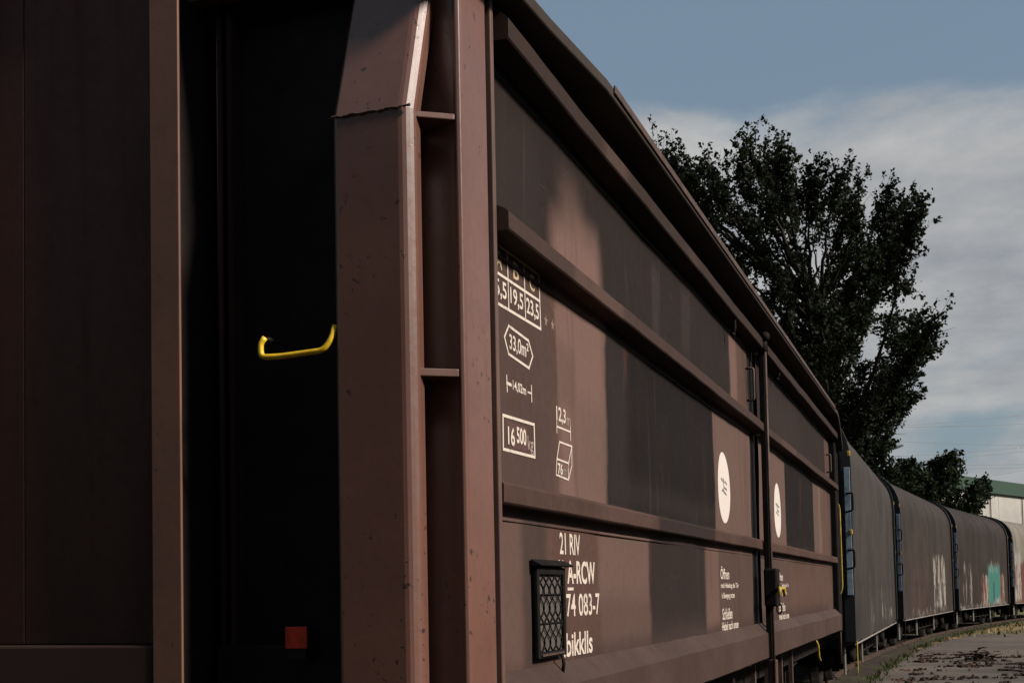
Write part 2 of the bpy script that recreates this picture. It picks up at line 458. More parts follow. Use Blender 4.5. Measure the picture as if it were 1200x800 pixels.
# --- lettering -----------------------------------------------------
def text_mesh(txt, y0, y1, z0, z1, lift=.0016, bold=.0, xk=None):
    bold = .010 + bold*1.1
    cu = bpy.data.curves.new('lettering', 'FONT'); cu.body = txt; cu.size = 1; cu.resolution_u = 4; cu.offset = bold
    cu.fill_mode = 'FRONT'
    to = bpy.data.objects.new('lettering_tmp', cu); COL.objects.link(to)
    dg = bpy.context.evaluated_depsgraph_get()
    me = bpy.data.meshes.new_from_object(to.evaluated_get(dg))
    vs = [v.co.copy() for v in me.vertices]; fs = [list(p.vertices) for p in me.polygons]
    bpy.data.objects.remove(to); bpy.data.curves.remove(cu); bpy.data.meshes.remove(me)
    xs = [v.x for v in vs]; ys = [v.y for v in vs]
    mnx, mxx, mny, mxy = min(xs), max(xs), min(ys), max(ys)
    mb = MB(); o = []
    for v in vs:
        y = y0 + (v.x-mnx)/(mxx-mnx)*(y1-y0); z = z0 + (v.y-mny)/(mxy-mny)*(z1-z0)
        y, z = W(y, z); o.append((PX + panel_dx(y, z) + lift, y, z))
    mb.add(o, fs); return mb
def ribbon(mb, pts, wd, closed=False, lift=.0016):
    n = len(pts); segs = [(i, (i+1) % n) for i in range(n if closed else n-1)]
    for i, j in segs:
        a = Vector(pts[i]); b = Vector(pts[j]); d = (b-a).normalized(); nn = Vector((-d.y, d.x))*wd/2
        a2 = a - d*wd/2; b2 = b + d*wd/2
        q = [a2+nn, a2-nn, b2-nn, b2+nn]
        L = max(1, int((b2-a2).length/.25))
        for s in range(L):
            t0, t1 = s/L, (s+1)/L
            qq = [q[0].lerp(q[3], t0), q[1].lerp(q[2], t0), q[1].lerp(q[2], t1), q[0].lerp(q[3], t1)]
            mb.add([(PX+panel_dx(*W(c.x, c.y))+lift+.0001*(i % 3), *W(c.x, c.y)) for c in qq], [(0,1,2,3)])
    return mb
def letter(txt, y0, y1, z0, z1, mat='white_letter', door=None, bold=0.0, name='lettering', lift=.0016):
    return part(name, text_mesh(txt, y0, y1, z0, z1, lift, bold), M[mat], door or doorA, recalc=False)
# load limit table
mb = MB()
ribbon(mb, [(4.02, 2.605), (4.62, 2.605)], .011); ribbon(mb, [(4.02, 2.717), (4.62, 2.717)], .011)
ribbon(mb, [(4.62, 2.82), (4.62, 2.605)], .010)
for yv in (4.255, 4.44): ribbon(mb, [(yv, 2.82), (yv, 2.612)], .009)
part('load_table_grid', mb, M['white_letter'], doorA, recalc=False)
mb = MB(); ribbon(mb, [(4.02, 2.822), (4.62, 2.822)], .010); part('load_table_grid', mb, M['cream_letter'], doorA, recalc=False)
letter('A', 4.135, 4.195, 2.738, 2.803, 'cream_letter'); letter('B', 4.315, 4.375, 2.738, 2.803, 'cream_letter'); letter('C', 4.50, 4.56, 2.738, 2.803, 'cream_letter')
letter('15,5', 4.085, 4.235, 2.626, 2.698, bold=.006); letter('19,5', 4.275, 4.415, 2.626, 2.698, bold=.006); letter('23,5', 4.455, 4.60, 2.626, 2.698, bold=.006)
def star(mb, y, z, r):
    pts = [(y + (r if i % 2 == 0 else r*.42)*math.sin(i*math.pi/5), z + (r if i % 2 == 0 else r*.42)*math.cos(i*math.pi/5)) for i in range(10)]
    mb.add([(PX+panel_dx(*W(y, z))+.0016, *W(a, b)) for a, b in pts], [tuple(range(9, -1, -1))])
for ys_ in (4.69, 4.775):
    mb = MB(); star(mb, ys_, 2.652, .027); part('star_mark', mb, M['faint_letter'], doorA, recalc=False)
# floor area in a long hexagon
mb = MB(); ribbon(mb, [(4.203, 2.495), (4.25, 2.545), (4.468, 2.53), (4.516, 2.478), (4.472, 2.425), (4.245, 2.44)], .010, True)
part('area_frame', mb, M['white_letter'], doorA, recalc=False)
letter('33,0m²', 4.255, 4.468, 2.452, 2.518, bold=.004)
# length over buffers
mb = MB(); ribbon(mb, [(4.218, 2.355), (4.218, 2.298)], .008); ribbon(mb, [(4.218, 2.328), (4.262, 2.328)], .012); part('length_mark', mb, M['white_letter'], doorA, recalc=False)
mb = MB(); ribbon(mb, [(4.497, 2.36), (4.497, 2.300)], .008); ribbon(mb, [(4.455, 2.330), (4.497, 2.330)], .007); part('length_mark', mb, M['white_letter'], doorA, recalc=False)
letter('14,02m', 4.283, 4.432, 2.308, 2.350, bold=.004)
# tare frame
mb = MB(); ribbon(mb, [(4.162, 2.203), (4.516, 2.212), (4.513, 2.085), (4.159, 2.08)], .011, True); part('tare_frame', mb, M['white_letter'], doorA, recalc=False)
mb = MB(); mb.add([(PX+panel_dx(*W(4.34, 2.14))+.0007, *W(y, z)) for y, z in ((4.20,2.095),(4.425,2.095),(4.425,2.19),(4.20,2.19))], [(0,1,2,3)]); part('tare_plate', mb, M['plate_red'], doorA, recalc=False)
letter('16', 4.208, 4.283, 2.102, 2.170, bold=.012, lift=.0026); letter('500', 4.305, 4.415, 2.118, 2.180, bold=.012, lift=.0026); letter('kg', 4.433, 4.500, 2.088, 2.160, 'grey_letter')
# loading length
letter('12,3', 4.800, 4.93, 2.256, 2.325, bold=.008); letter('m', 4.945, 5.0, 2.262, 2.296, 'grey_letter')
mb = MB(); ribbon(mb, [(4.803, 2.240), (4.997, 2.240)], .008); ribbon(mb, [(4.803, 2.26), (4.803, 2.215)], .007); ribbon(mb, [(4.997, 2.26), (4.997, 2.205)], .007); part('length_mark', mb, M['white_letter'], doorA, recalc=False)
# volume cube
mb = MB()
ribbon(mb, [(4.780, 2.040), (4.795, 2.106), (4.958, 2.103), (4.953, 2.033)], .008, True)
ribbon(mb, [(4.795, 2.106), (4.836, 2.180), (5.013, 2.180), (4.958, 2.103)], .008)
ribbon(mb, [(5.013, 2.180), (5.007, 2.098), (4.953, 2.033)], .008); part('volume_mark', mb, M['white_letter'], doorA, recalc=False)
letter('76', 4.805, 4.875, 2.045, 2.092, bold=.012); letter('m³', 4.885, 4.94, 2.047, 2.088, 'grey_letter')
# wagon number
letter('21 RIV', 4.812, 5.10, 1.718, 1.808, 'white_letter', bold=.004)
letter('81', 4.775, 4.855, 1.594, 1.695, bold=.010)
letter('A-RCW', 4.905, 5.325, 1.596, 1.695, bold=.014)
mb = MB(); ribbon(mb, [(4.91, 1.576), (4.985, 1.576)], .012); part('country_underline', mb, M['white_letter'], doorA, recalc=False)
letter('2 374 083-7', 4.70, 5.383, 1.460, 1.556, bold=.002)
letter('Hbikklls', 4.755, 5.248, 1.296, 1.394, bold=.008)
# operating notes
for dr, y in ((doorA, 8.44), (doorB, 11.28)):
    letter('Öffnen', y, y+.34, 1.632, 1.722, door=dr, bold=.006)
    letter('nach Hebelzug die Tür', y, y+.72, 1.562, 1.608, door=dr, bold=.008); letter('in Bewegung setzen', y+.02, y+.56, 1.488, 1.540, door=dr, bold=.008)
    letter('Schließen', y+.03, y+.43, 1.352, 1.432, door=dr, bold=.006); letter('Hebel nach unten', y+.0, y+.68, 1.278, 1.338, door=dr, bold=.010)
# white discs with a small grey emblem
def disc(door, y, z, ry, rz):
    mb = MB(); n = 40
    ring = []
    for k in range(n):
        t = 2*math.pi*k/n; a, b = W(y+ry*math.cos(t), z+rz*math.sin(t))
        ring.append((PX+panel_dx(a, b)+.0014, a, b))
    mb.add(ring + [(PX+panel_dx(*W(y, z))+.0016, *W(y, z))], [(k, (k+1) % n, n) for k in range(n)])
    p = part('white_disc', mb, M['disc_white'], door, recalc=False)
    q = MB()
    for pts in ([(y-.11, z+.055), (y-.01, z+.035)], [(y-.02, z+.06), (y-.03, z-.03), (y+.06, z-.045)], [(y+.03, z+.045), (y+.10, z+.03)], [(y-.09, z-.025), (y-.03, z-.02)], [(y+.0, z+.0), (y+.09, z-.01)]):
        ribbon(q, pts, .014, lift=.0032)
    part('emblem', q, M['logo_grey'], door, recalc=False)
disc(doorA, 8.655, 2.275, .235, .250); disc(doorB, 11.40, 2.272, .225, .247)

# --- mesh document box ---------------------------------------------
bx = empty('document_box', (0, 0, 0)); bx.parent = doorA
b0, b1, z0, z1, xf = 4.375, 4.725, 1.315, 1.66, -.030
fr = MB()
ro = [(b0, z0), (b1, z0), (b1, z1), (b0, z1)]; ri = [(b0+.026, z0+.022), (b1-.026, z0+.022), (b1-.026, z1-.03), (b0+.026, z1-.03)]
fv = [(x_, a_, c_) for x_ in (PX+.012, xf) for ring_ in (ro, ri) for a_, c_ in ring_]
ff = []
for q_ in range(4):
    n_ = (q_+1) % 4
    ff += [(q_, n_, 4+n_, 4+q_), (8+q_, 12+q_, 12+n_, 8+n_), (q_, 8+q_, 8+n_, n_), (4+q_, 4+n_, 12+n_, 12+q_)]
fr.add(fv, ff)
part('box_frame', fr, M['black'], bx, bevel=.004)
part('hood', MB().prism([(PX+.008, z1+.002), (xf+.018, z1+.002), (xf+.022, z1+.008), (PX+.008, z1+.03)], b0-.015, b1+.045, 'y'), M['black'], bx, bevel=.003)
part('backing_sheet', MB().box(PX+.010, PX+.016, b0+.027, b1-.027, z0+.023, z1-.031), M['placard'], bx)
wm = MB(); wx = xf-.010
for k in range(-2, 6):
    for sgn in (1, -1):
        pts = []
        for q_ in range(29):
            t = q_/28; z = z0+.022+t*(z1-z0-.052)
            y = b0+.026 + (k+.5)*.072 + sgn*.036*math.sin(t*math.pi*2*2.2)
            if b0+.022 < y < b1-.022: pts.append((wx+sgn*.0015, y, z))
            else:
                if len(pts) > 2: wm.tube(pts, .0028, 6)
                pts = []
        if len(pts) > 2: wm.tube(pts, .0028, 6)
for z in (z0+.13, z0+.24): wm.tube([(wx, b0+.02, z), (wx, b1-.02, z)], .003, 6)
part('wire_mesh', wm, M['black'], bx)
part('latch_tongue', MB().tube([(xf+.004, b1-.085, z0+.01), (xf+.012, b1-.085, z0-.03), (xf+.004, b1-.08, z0-.075)], .007, 8), M['black'], bx)
part('bottom_strip', MB().box(xf+.0005, xf+.006, b0+.03, b1-.05, z0+.008, z0+.016), M['rust'], bx)

# --- hooks and grab bars on the doors -------------------------------
def hook(door, y, z0, z1):
    part('hook', MB().tube(fillet([(-.01, y, z1), (.018, y, z1-.02), (.018, y, z0+.02), (-.02, y+.01, z0-.005)], .02), .011, 8).sphere((.0, y+.01, z0), .020), M['black'], door)
hook(doorA, 8.72, 3.37, 3.55); hook(doorB, 11.02, 3.41, 3.55)
for door, y, za, zb in ((doorA, 9.66, 3.03, 3.28), (doorB, 15.85, 3.0, 3.22)):
    part('grab_bar', MB().tube(fillet([(PX-.012, y, za), (.0, y, za), (.0, y, zb), (PX-.012, y, zb)], .02), .010, 8), M['rust'], door)

# --- lock column between the doors ----------------------------------
lc = empty('lock_column', (0, 0, 0)); lc.parent = wagon
part('column_post', MB().box(.004, .052, 9.91, 9.96, 1.01, 3.47), M['black'], lc, bevel=.008)
part('lock_rod', MB().tube([(.064, 9.885, .70), (.064, 9.885, 3.44)], .010, 8), M['rust'], lc)
part('lock_rod', MB().tube([(.03, 9.995, 1.3), (.03, 9.995, 3.38)], .009, 8), M['rust'], lc)
part('lower_guide', MB().box(.012, .08, 9.89, 9.98, .62, 1.0), M['rust'], lc, bevel=.008)
part('lock_case', MB().box(.006, .11, 9.84, 10.02, 1.42, 1.72), M['black'], lc, bevel=.014)
part('lock_head', MB().tube([(.04, 9.93, 3.44), (.04, 9.93, 3.56)], .035, 10).sphere((.06, 9.92, 3.57), .04), M['black'], lc)
for sgn, yy in ((-1, 9.80), (1, 10.05)):
    part('latch_lever', MB().tube(fillet([(.115, 9.92+sgn*.03, 1.56), (.135, yy, 1.565), (.135, yy+sgn*.02, 1.50)], .02), [.012]+[.016]*6+[.012], 8), M['midyellow'], lc)
part('latch_plate', MB().box(.111, .128, 9.86, 9.99, 1.505, 1.60), M['rust'], lc, bevel=.006)
part('latch_ring', MB().tube([(.11+.02*math.sin(t/6*math.pi), 9.93, 1.44-.04+.04*math.cos(t/6*math.pi)) for t in range(13)], .007, 6), M['black'], lc)

# --- corner post at the near end --------------------------------------
def corner(sgn=1, ys=1):
    """near right corner: front face, rounded edge, bracketed recess and door post"""
    mb = MB()
    def ringz(z, lean, nar):
        xl = -.405 + nar; xr = -.170 + nar*.75
        pr = [(xl, 3.80), (xl, 3.515+lean), (xl+.015, 3.5+lean)]
        for k in range(7):           # rounded outer edge
            t = k/6*math.pi/2*1.15
            pr.append((xr + .045*math.sin(t), 3.5+lean + .045*(1-math.cos(t))))
        pr += [(xr+.043, 3.58+lean), (xr+.036, 3.585+lean), (xr-.03, 3.585+lean), (xr-.06, 3.72+lean*.5), (xr-.06, 3.80)]
        return [(x, y, z) for x, y in pr]
    rows = []
    for z in [.98+.106*k for k in range(21)]: rows.append(ringz(z, 0, 0))
    for k in range(1, 5): rows.append(ringz(3.10+.16*k, .034*k, .012*k))
    n = len(rows[0]); vs = [p for r_ in rows for p in r_]; fs = []
    for i in range(len(rows)-1):
        for j in range(n):
            jj = (j+1) % n; fs.append((i*n+j, i*n+jj, (i+1)*n+jj, (i+1)*n+j))
    mb.add(vs, fs, False); mb.f.append(list(range(n))); mb.sm.append(False); mb.f.append([len(vs)-n+j for j in range(n)]); mb.sm.append(False)
    return mb
cp = part('corner_post', corner(), M['frame'], wagon, bevel=.004)
wd = MB(); random.seed(3)
pts = [(-.405+.28*k/40, 3.497, 3.10+random.uniform(-.0015, .0015)+.0015*math.sin(k*.7)) for k in range(41)]
wd.tube(pts, [.0022+random.uniform(0, .0028) for _ in pts], 6)
part('weld_seam', wd, M['rust'], cp)
dp = part('door_post', MB().prism([(-.25, 3.72), (-.03, 3.622), (-.016, 3.612), (-.004, 3.616), (.0, 3.632), (.0, 3.845), (-.006, 3.852), (-.05, 3.852), (-.05, 3.80), (-.25, 3.80)], .98, 3.735, 'z', n=12), M['frame'], wagon, bevel=.003)
for (za, zb) in ((3.078, 3.098), (2.25, 2.275)):
    q = MB().add([(-.155, 3.52, za), (-.022, 3.613, za), (-.06, 3.66, za), (-.21, 3.70, za), (-.155, 3.52, zb), (-.022, 3.613, zb), (-.06, 3.66, zb), (-.21, 3.70, zb)],
                 [(0,3,2,1),(4,5,6,7),(0,1,5,4),(1,2,6,5),(2,3,7,6),(3,0,4,7)])
    part('step_bracket', q, M['frame'], cp, bevel=.003)
part('seal_strip', MB().box(-.07, .004, 3.888, 3.918, 1.0, 3.86), M['seal'], wagon, bevel=.004)
part('gap_liner', MB().box(-.13, -.09, 3.80, 3.925, 1.0, 3.9), M['black'], wagon)

# --- near end wall -----------------------------------------------------
M['dim'] = paint('shade_dark_brown_end_paint', (.020, .010, .008), rough=.65, seed=40, spec=.2)  # darkened end paint; carries the recess shade on conduit and angle iron
ew = empty('end_wall', (0, 0, 0)); ew.parent = wagon
def mir(x): return 2*WAX - x
s1 = -1.10; s2 = -.985
for (a, b) in ((s1, s2), (-2.04, -1.93)):
    mx_ = (a+b)/2
    part('stanchion', MB().box(a, b, 3.50, 3.512, .98, 4.0), M['stanch'], ew, bevel=.003)
    part('stanchion_web', MB().box(mx_-.006, mx_+.006, 3.513, 3.80, .98, 4.0), M['shadeblack'], ew)
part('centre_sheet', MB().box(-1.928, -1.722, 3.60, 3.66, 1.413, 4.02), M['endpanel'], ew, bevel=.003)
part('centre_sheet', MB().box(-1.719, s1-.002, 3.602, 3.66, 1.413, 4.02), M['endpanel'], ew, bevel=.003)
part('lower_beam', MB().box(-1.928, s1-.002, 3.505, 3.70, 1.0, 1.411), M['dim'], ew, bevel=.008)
part('side_recess', MB().box(s2+.002, -.20, 3.80, 3.86, .98, 4.1), M['shadeblack'], ew)
part('side_recess', MB().box(mir(-.20), -2.042, 3.80, 3.86, .98, 4.1), M['shadeblack'], ew)
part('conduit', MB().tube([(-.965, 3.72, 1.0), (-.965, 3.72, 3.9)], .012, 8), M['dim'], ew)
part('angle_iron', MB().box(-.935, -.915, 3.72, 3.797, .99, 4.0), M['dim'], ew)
part('lower_ledge', MB().box(s2+.002, -.407, 3.70, 3.80, .98, 1.40), M['shadeblack'], ew, bevel=.006)
hd = fillet([(-.660, 3.505, 2.412), (-.674, 3.50, 2.392), (-.673, 3.50, 2.347), (-.60, 3.50, 2.344), (-.445, 3.50, 2.350), (-.418, 3.505, 2.385), (-.408, 3.515, 2.43)], .022, 6)
for hx, hz in ((-.660, 2.410), (-.408, 2.428)):
    part('handle_bracket', MB().tube([(hx, 3.512, hz), (hx-.004, 3.60, hz-.0), (hx-.004, 3.80, hz)], .0075, 8), M['shadeblack'], ew)
part('grab_handle', MB().tube(hd, .0098, 12), M['yellow'], ew)
part('reflector', MB().box(-.653, -.574, 3.60, 3.606, 1.394, 1.466), M['red'], ew, bevel=.002)
part('reflector_bracket', MB().box(-.648, -.580, 3.607, 3.70, 1.36, 1.46), M['shadeblack'], ew)
# mirrored far corner post, plain, behind
part('far_corner_post', MB().box(mir(-.12), mir(-.405), 3.5, 3.80, .98, 3.70), M['frame'], ew, bevel=.02)

# --- roof, eaves ------------------------------------------------------
rf = empty('roof', (0, 0, 0)); rf.parent = wagon
def eave_z(y): return 1.56 + (eave_z0(y/.938)-1.56)*.938 if y < 15.2 else 1.56 + (eave_z0(min(y*1.0, 16.62))-1.56)*.938
def eave_z0(y):
    if y < 5.5: return 3.93 - .11*((5.5-y)/1.1 if y > 4.4 else 1 + .45*(4.4-y))
    if y > 16.0: return 3.93 - .42*((y-16.0)/.62)**2
    return 3.93
ys = [3.50, 3.62, 3.9, 4.3, 4.7, 5.1, 5.5, 7, 9, 11, 13, 15, 16.0, 16.15, 16.3, 16.42, 16.52, 16.62]
mb = MB(); vs = []
for y in ys:
    z = eave_z(y); vs += [(-.16, y, z-.055), (.082, y, z-.055), (.090, y, z-.048), (.090, y, z-.004), (.082, y, z+.002), (-.16, y, z+.05)]
fs = []
for i in range(len(ys)-1):
    for j in range(6):
        jj = (j+1) % 6; fs.append((i*6+j, i*6+jj, (i+1)*6+jj, (i+1)*6+j))
mb.add(vs, fs); mb.f += [list(range(6)), [len(vs)-6+j for j in range(6)]]; mb.sm += [False]*2
part('eave', mb, M['roof'], rf, bevel=.003)
part('rain_strip', MB().box(.0902, .100, 5.2, 15.6, 3.748, 3.786), M['rust'], rf, bevel=.004)
mb = MB(); vs = []; K = 17
for y in ys:
    for k in range(K):
        t = k/(K-1); x = -.10 + (2*(WAX+.10))*t
        z = eave_z(y) + .02 + .32*math.sin(math.pi*t)**.8
        vs.append((x, y, z))
fs = [(i*K+j, i*K+j+1, (i+1)*K+j+1, (i+1)*K+j) for i in range(len(ys)-1) for j in range(K-1)]
mb.add(vs, fs, True)
part('roof_skin', mb, M['roof'], rf, recalc=False)
part('roof_end', MB().prism([(-.05+ (2*(WAX+.05))*k/16, 3.66 + .40*math.sin(math.pi*k/16)**.8) for k in range(17)], 3.64, 3.70, 'y'), M['frame'], rf)
# door roller arm under the near eave
rl = MB().tube([(-.02, 3.93, 3.655), (-.005, 4.06, 3.675), (.0, 4.17, 3.70)], .012, 8)
rl.tube([(.0, 4.16, 3.79), (.004, 4.165, 3.71), (.006, 4.20, 3.645)], [.010, .018, .004], 8)
rl.tube([(.0, 4.20, 3.79), (.004, 4.19, 3.71)], .010, 8)
part('door_hanger', rl, M['pale'], wagon)

# --- far end post, handrail -------------------------------------------
part('end_post', MB().box(-.30, .004, 16.47, 16.62, .98, 3.60), M['black'], wagon, bevel=.02)
part('end_post_edge', MB().box(.006, .014, 16.60, 16.62, 1.0, 3.52), M['rust'], wagon)
part('far_end_wall', MB().box(mir(-.31), -.31, 16.47, 16.56, .98, 4.0), M['endpanel'], wagon)
part('handrail', MB().tube(fillet([(-.10, 16.63, 2.66), (-.03, 17.0, 2.68), (-.012, 17.05, 2.62), (-.012, 17.1, 1.55), (-.04, 17.1, 1.47), (-.15, 16.63, 1.46)], .05), .012, 8), M['midyellow'], wagon)
part('end_riser', MB().tube([(-.05, 17.0, .55), (-.05, 17.0, 1.50)], .017, 8), M['rust'], wagon)

# --- underframe and running gear ----------------------------------------
part('far_side_wall', MB().box(mir(-.12), mir(-.04), 3.9, 16.45, 1.0, 3.93), M['doorB'], wagon)
part('floor_frame', MB().box(mir(-.16), -.16, 3.85, 16.5, .93, 1.012), M['gear'], wagon, bevel=.01)
part('underframe', MB().box(mir(-.30), -.30, 3.6, 16.6, .74, .925), M['gear'], wagon, bevel=.01)
def wheelset(mbw, y, rad, x0=WAX):
    for s in (-1, 1):
        xx = x0 + s*.752
        mbw.lathe([(-s*.055, rad+.028), (-s*.04, rad+.03), (-s*.03, rad), (s*.07, rad-.012), (s*.075, rad-.05), (s*.03, rad-.07), (s*.015, .16), (s*.06, .11), (s*.20, .09), (s*.22, .075)], (xx, y, rad+.05), 'x', 36)
    mbw.tube([(x0-.75, y, rad+.05), (x0+.75, y, rad+.05)], .085, 14)
for y in (6.2, 14.5):
    q = MB(); wheelset(q, y, .46); part('wheelset', q, M['gear'], wagon, recalc=False)
    for s in (-1, 1):
        g = MB(); xx = WAX + s*.97
        g.prism([(y-.55, .93), (y-.34, .93), (y-.17, .62), (y-.17, .28), (y-.11, .28), (y-.11, .66), (y+.11, .66), (y+.11, .28), (y+.17, .28), (y+.17, .62), (y+.34, .93), (y+.55, .93), (y+.55, .95), (y-.55, .95)], xx-.012, xx+.012, 'x')
        g.box(xx-.05, xx+.07, y-.10, y+.10, .42, .62)
        part('axle_guard', g, M['gear'], wagon)
        sp = MB()
        for k in range(6):
            L = .62-.085*k; zz0 = .66+.017*k
            sp.prism([(y-L, zz0+.09*(L/.62)**2), (y-L*.5, zz0+.022), (y, zz0), (y+L*.5, zz0+.022), (y+L, zz0+.09*(L/.62)**2), (y+L, zz0+.09*(L/.62)**2+.013), (y, zz0+.014), (y-L, zz0+.09*(L/.62)**2+.013)], xx+.015, xx+.085, 'x')
        part('leaf_spring', sp, M['gear'], wagon)
part('brake_lever', MB().tube(fillet([(.0, 13.55, 1.0), (.02, 13.56, .95), (.02, 13.62, .82), (.03, 13.66, .78)], .03), .011, 8), M['midyellow'], wagon)
g = MB()
for y in (10.6, 11.4, 12.3, 13.1): g.box(-.24, -.20, y, y+.06, .50, .93)
g.tube([(-.22, 7.2, .56), (-.22, 13.2, .56)], .022, 8); g.tube([(-.4, 9.0, .62), (-.4, 13.4, .50)], .018, 8)
part('brake_rigging', g, M['rust'], wagon)
part('brake_reservoir', MB().lathe([(-.6, .02), (-.57, .13), (-.5, .17), (.5, .17), (.57, .13), (.6, .02)], (-.62, 11.3, .68), 'y', 20), M['gear'], wagon)
for yb_, sg in ((3.5, -1), (16.62, 1)):
    for s in (-1, 1):
        part('buffer', MB().lathe([(0, .09), (sg*.30, .085), (sg*.31, .06), (sg*.50, .06), (sg*.52, .20), (sg*.56, .225), (sg*.575, .18)], (WAX+s*.875, yb_, 1.05), 'y', 24), M['gear'], wagon)
part('coupling_hook', MB().tube(fillet([(WAX, 16.6, 1.03), (WAX, 16.95, 1.03), (WAX, 17.05, 1.12), (WAX, 16.97, 1.19)], .05), .035, 8), M['gear'], wagon)
# ------------------------------------------------------------------ tarpaulin wagons along the curve
RAD, YC = 165.0, 20.0
def path(s):
    if s < YC: return Vector((WAX, s, 0)), 0.0
    a = (s-YC)/RAD
    return Vector((WAX + RAD*(1-math.cos(a)), YC + RAD*math.sin(a), 0)), a

def tarp_mat(name, col, patches, seed):
    k = NT(name); k.spec(.08)
    S = k.sep()
    big = k.noise(.8, 6, .6, off=(seed,2,1)); fine = k.noise(9, 6, .7, off=(seed,0,3))
    st = k.noise(3.0, 6, .65, stretch=(1,1,.08), off=(seed,7,0), dist=.6)
    c = k.mix(k.ramp(big, .3, .7), tuple(x*1.15 for x in col), tuple(x*.75 for x in col))
    c = k.mix(k.math('MULTIPLY', k.ramp(fine, .45, .75), .35), c, tuple(x*.5 for x in col))
    c = k.mix(k.math('MULTIPLY', k.ramp(st, .48, .72), .65), c, tuple(x*.36 for x in col))
    st2 = k.noise(6.0, 5, .6, stretch=(1,1,.05), off=(seed+3,2,0))
    c = k.mix(k.math('MULTIPLY', k.ramp(st2, .58, .78), .30), c, tuple(x*1.8 for x in col))
    nz = k.noise(3.2, 6, .75, off=(seed,9,9)); wob = k.math('MULTIPLY', k.math('SUBTRACT', nz, .5), .95)
    wobv = k.math('MULTIPLY', k.math('SUBTRACT', k.noise(3.0, 5, .7, stretch=(1,1,.3), off=(seed,4,2)), .5), .9)
    yy = k.math('ADD', S[1], wob); zv = k.math('ADD', S[2], wobv)
    side = k.ramp(S[0], .5, .9)
    for (y0, y1, z0, z1, sf, pc, al, brk) in patches:
        m = k.math('MULTIPLY', k.math('MULTIPLY', k.ramp(yy, y0-sf, y0+sf), k.ramp(yy, y1-sf, y1+sf, 1, 0)),
                   k.math('MULTIPLY', k.ramp(zv, z0-sf, z0+sf), k.ramp(zv, z1-sf, z1+sf, 1, 0)))
        b = k.ramp(k.noise(2.2, 6, .7, stretch=(1,1.6,.5), off=(y0*3, z0*5, seed)), .5-brk, .56-brk+.08)
        c = k.mix(k.math('MULTIPLY', k.math('MULTIPLY', m, side), k.math('MULTIPLY', b, al)), c, pc)
    k.base(c); k.rough(k.math('ADD', k.math('MULTIPLY', fine, .25), .5))
    k.bump(k.math('ADD', st, fine), .25, .02)
    return k.m
M['navy'] = plain('dark_navy_end_paint', (.004, .0045, .006), .6, .4, 5, spec=.3)
M['paleblue'] = plain('weathered_pale_blue_paint', (.12, .165, .205), .6, .5, 6)
M['tarprail'] = plain('scuffed_tarp_rail', (.09, .08, .07), .6, .5, 5)

def arch(hw, z0, zs, zt, n=22, e=2.3):
    """half outline right->left of the hooped cover: (x,z)"""
    pts = [(hw, z0)]
    for k in range(7): pts.append((hw, z0 + (zs-z0)*(k+1)/7))
    for k in range(1, n):
        t = k/n*math.pi
        c_, s_ = math.cos(t), math.sin(t)
        pts.append((hw*math.copysign(abs(c_)**(2/e), c_), zs + (zt-zs)*abs(s_)**(2/e)))
    for k in range(8): pts.append((-hw, zs + (z0-zs)*k/7))
    return pts

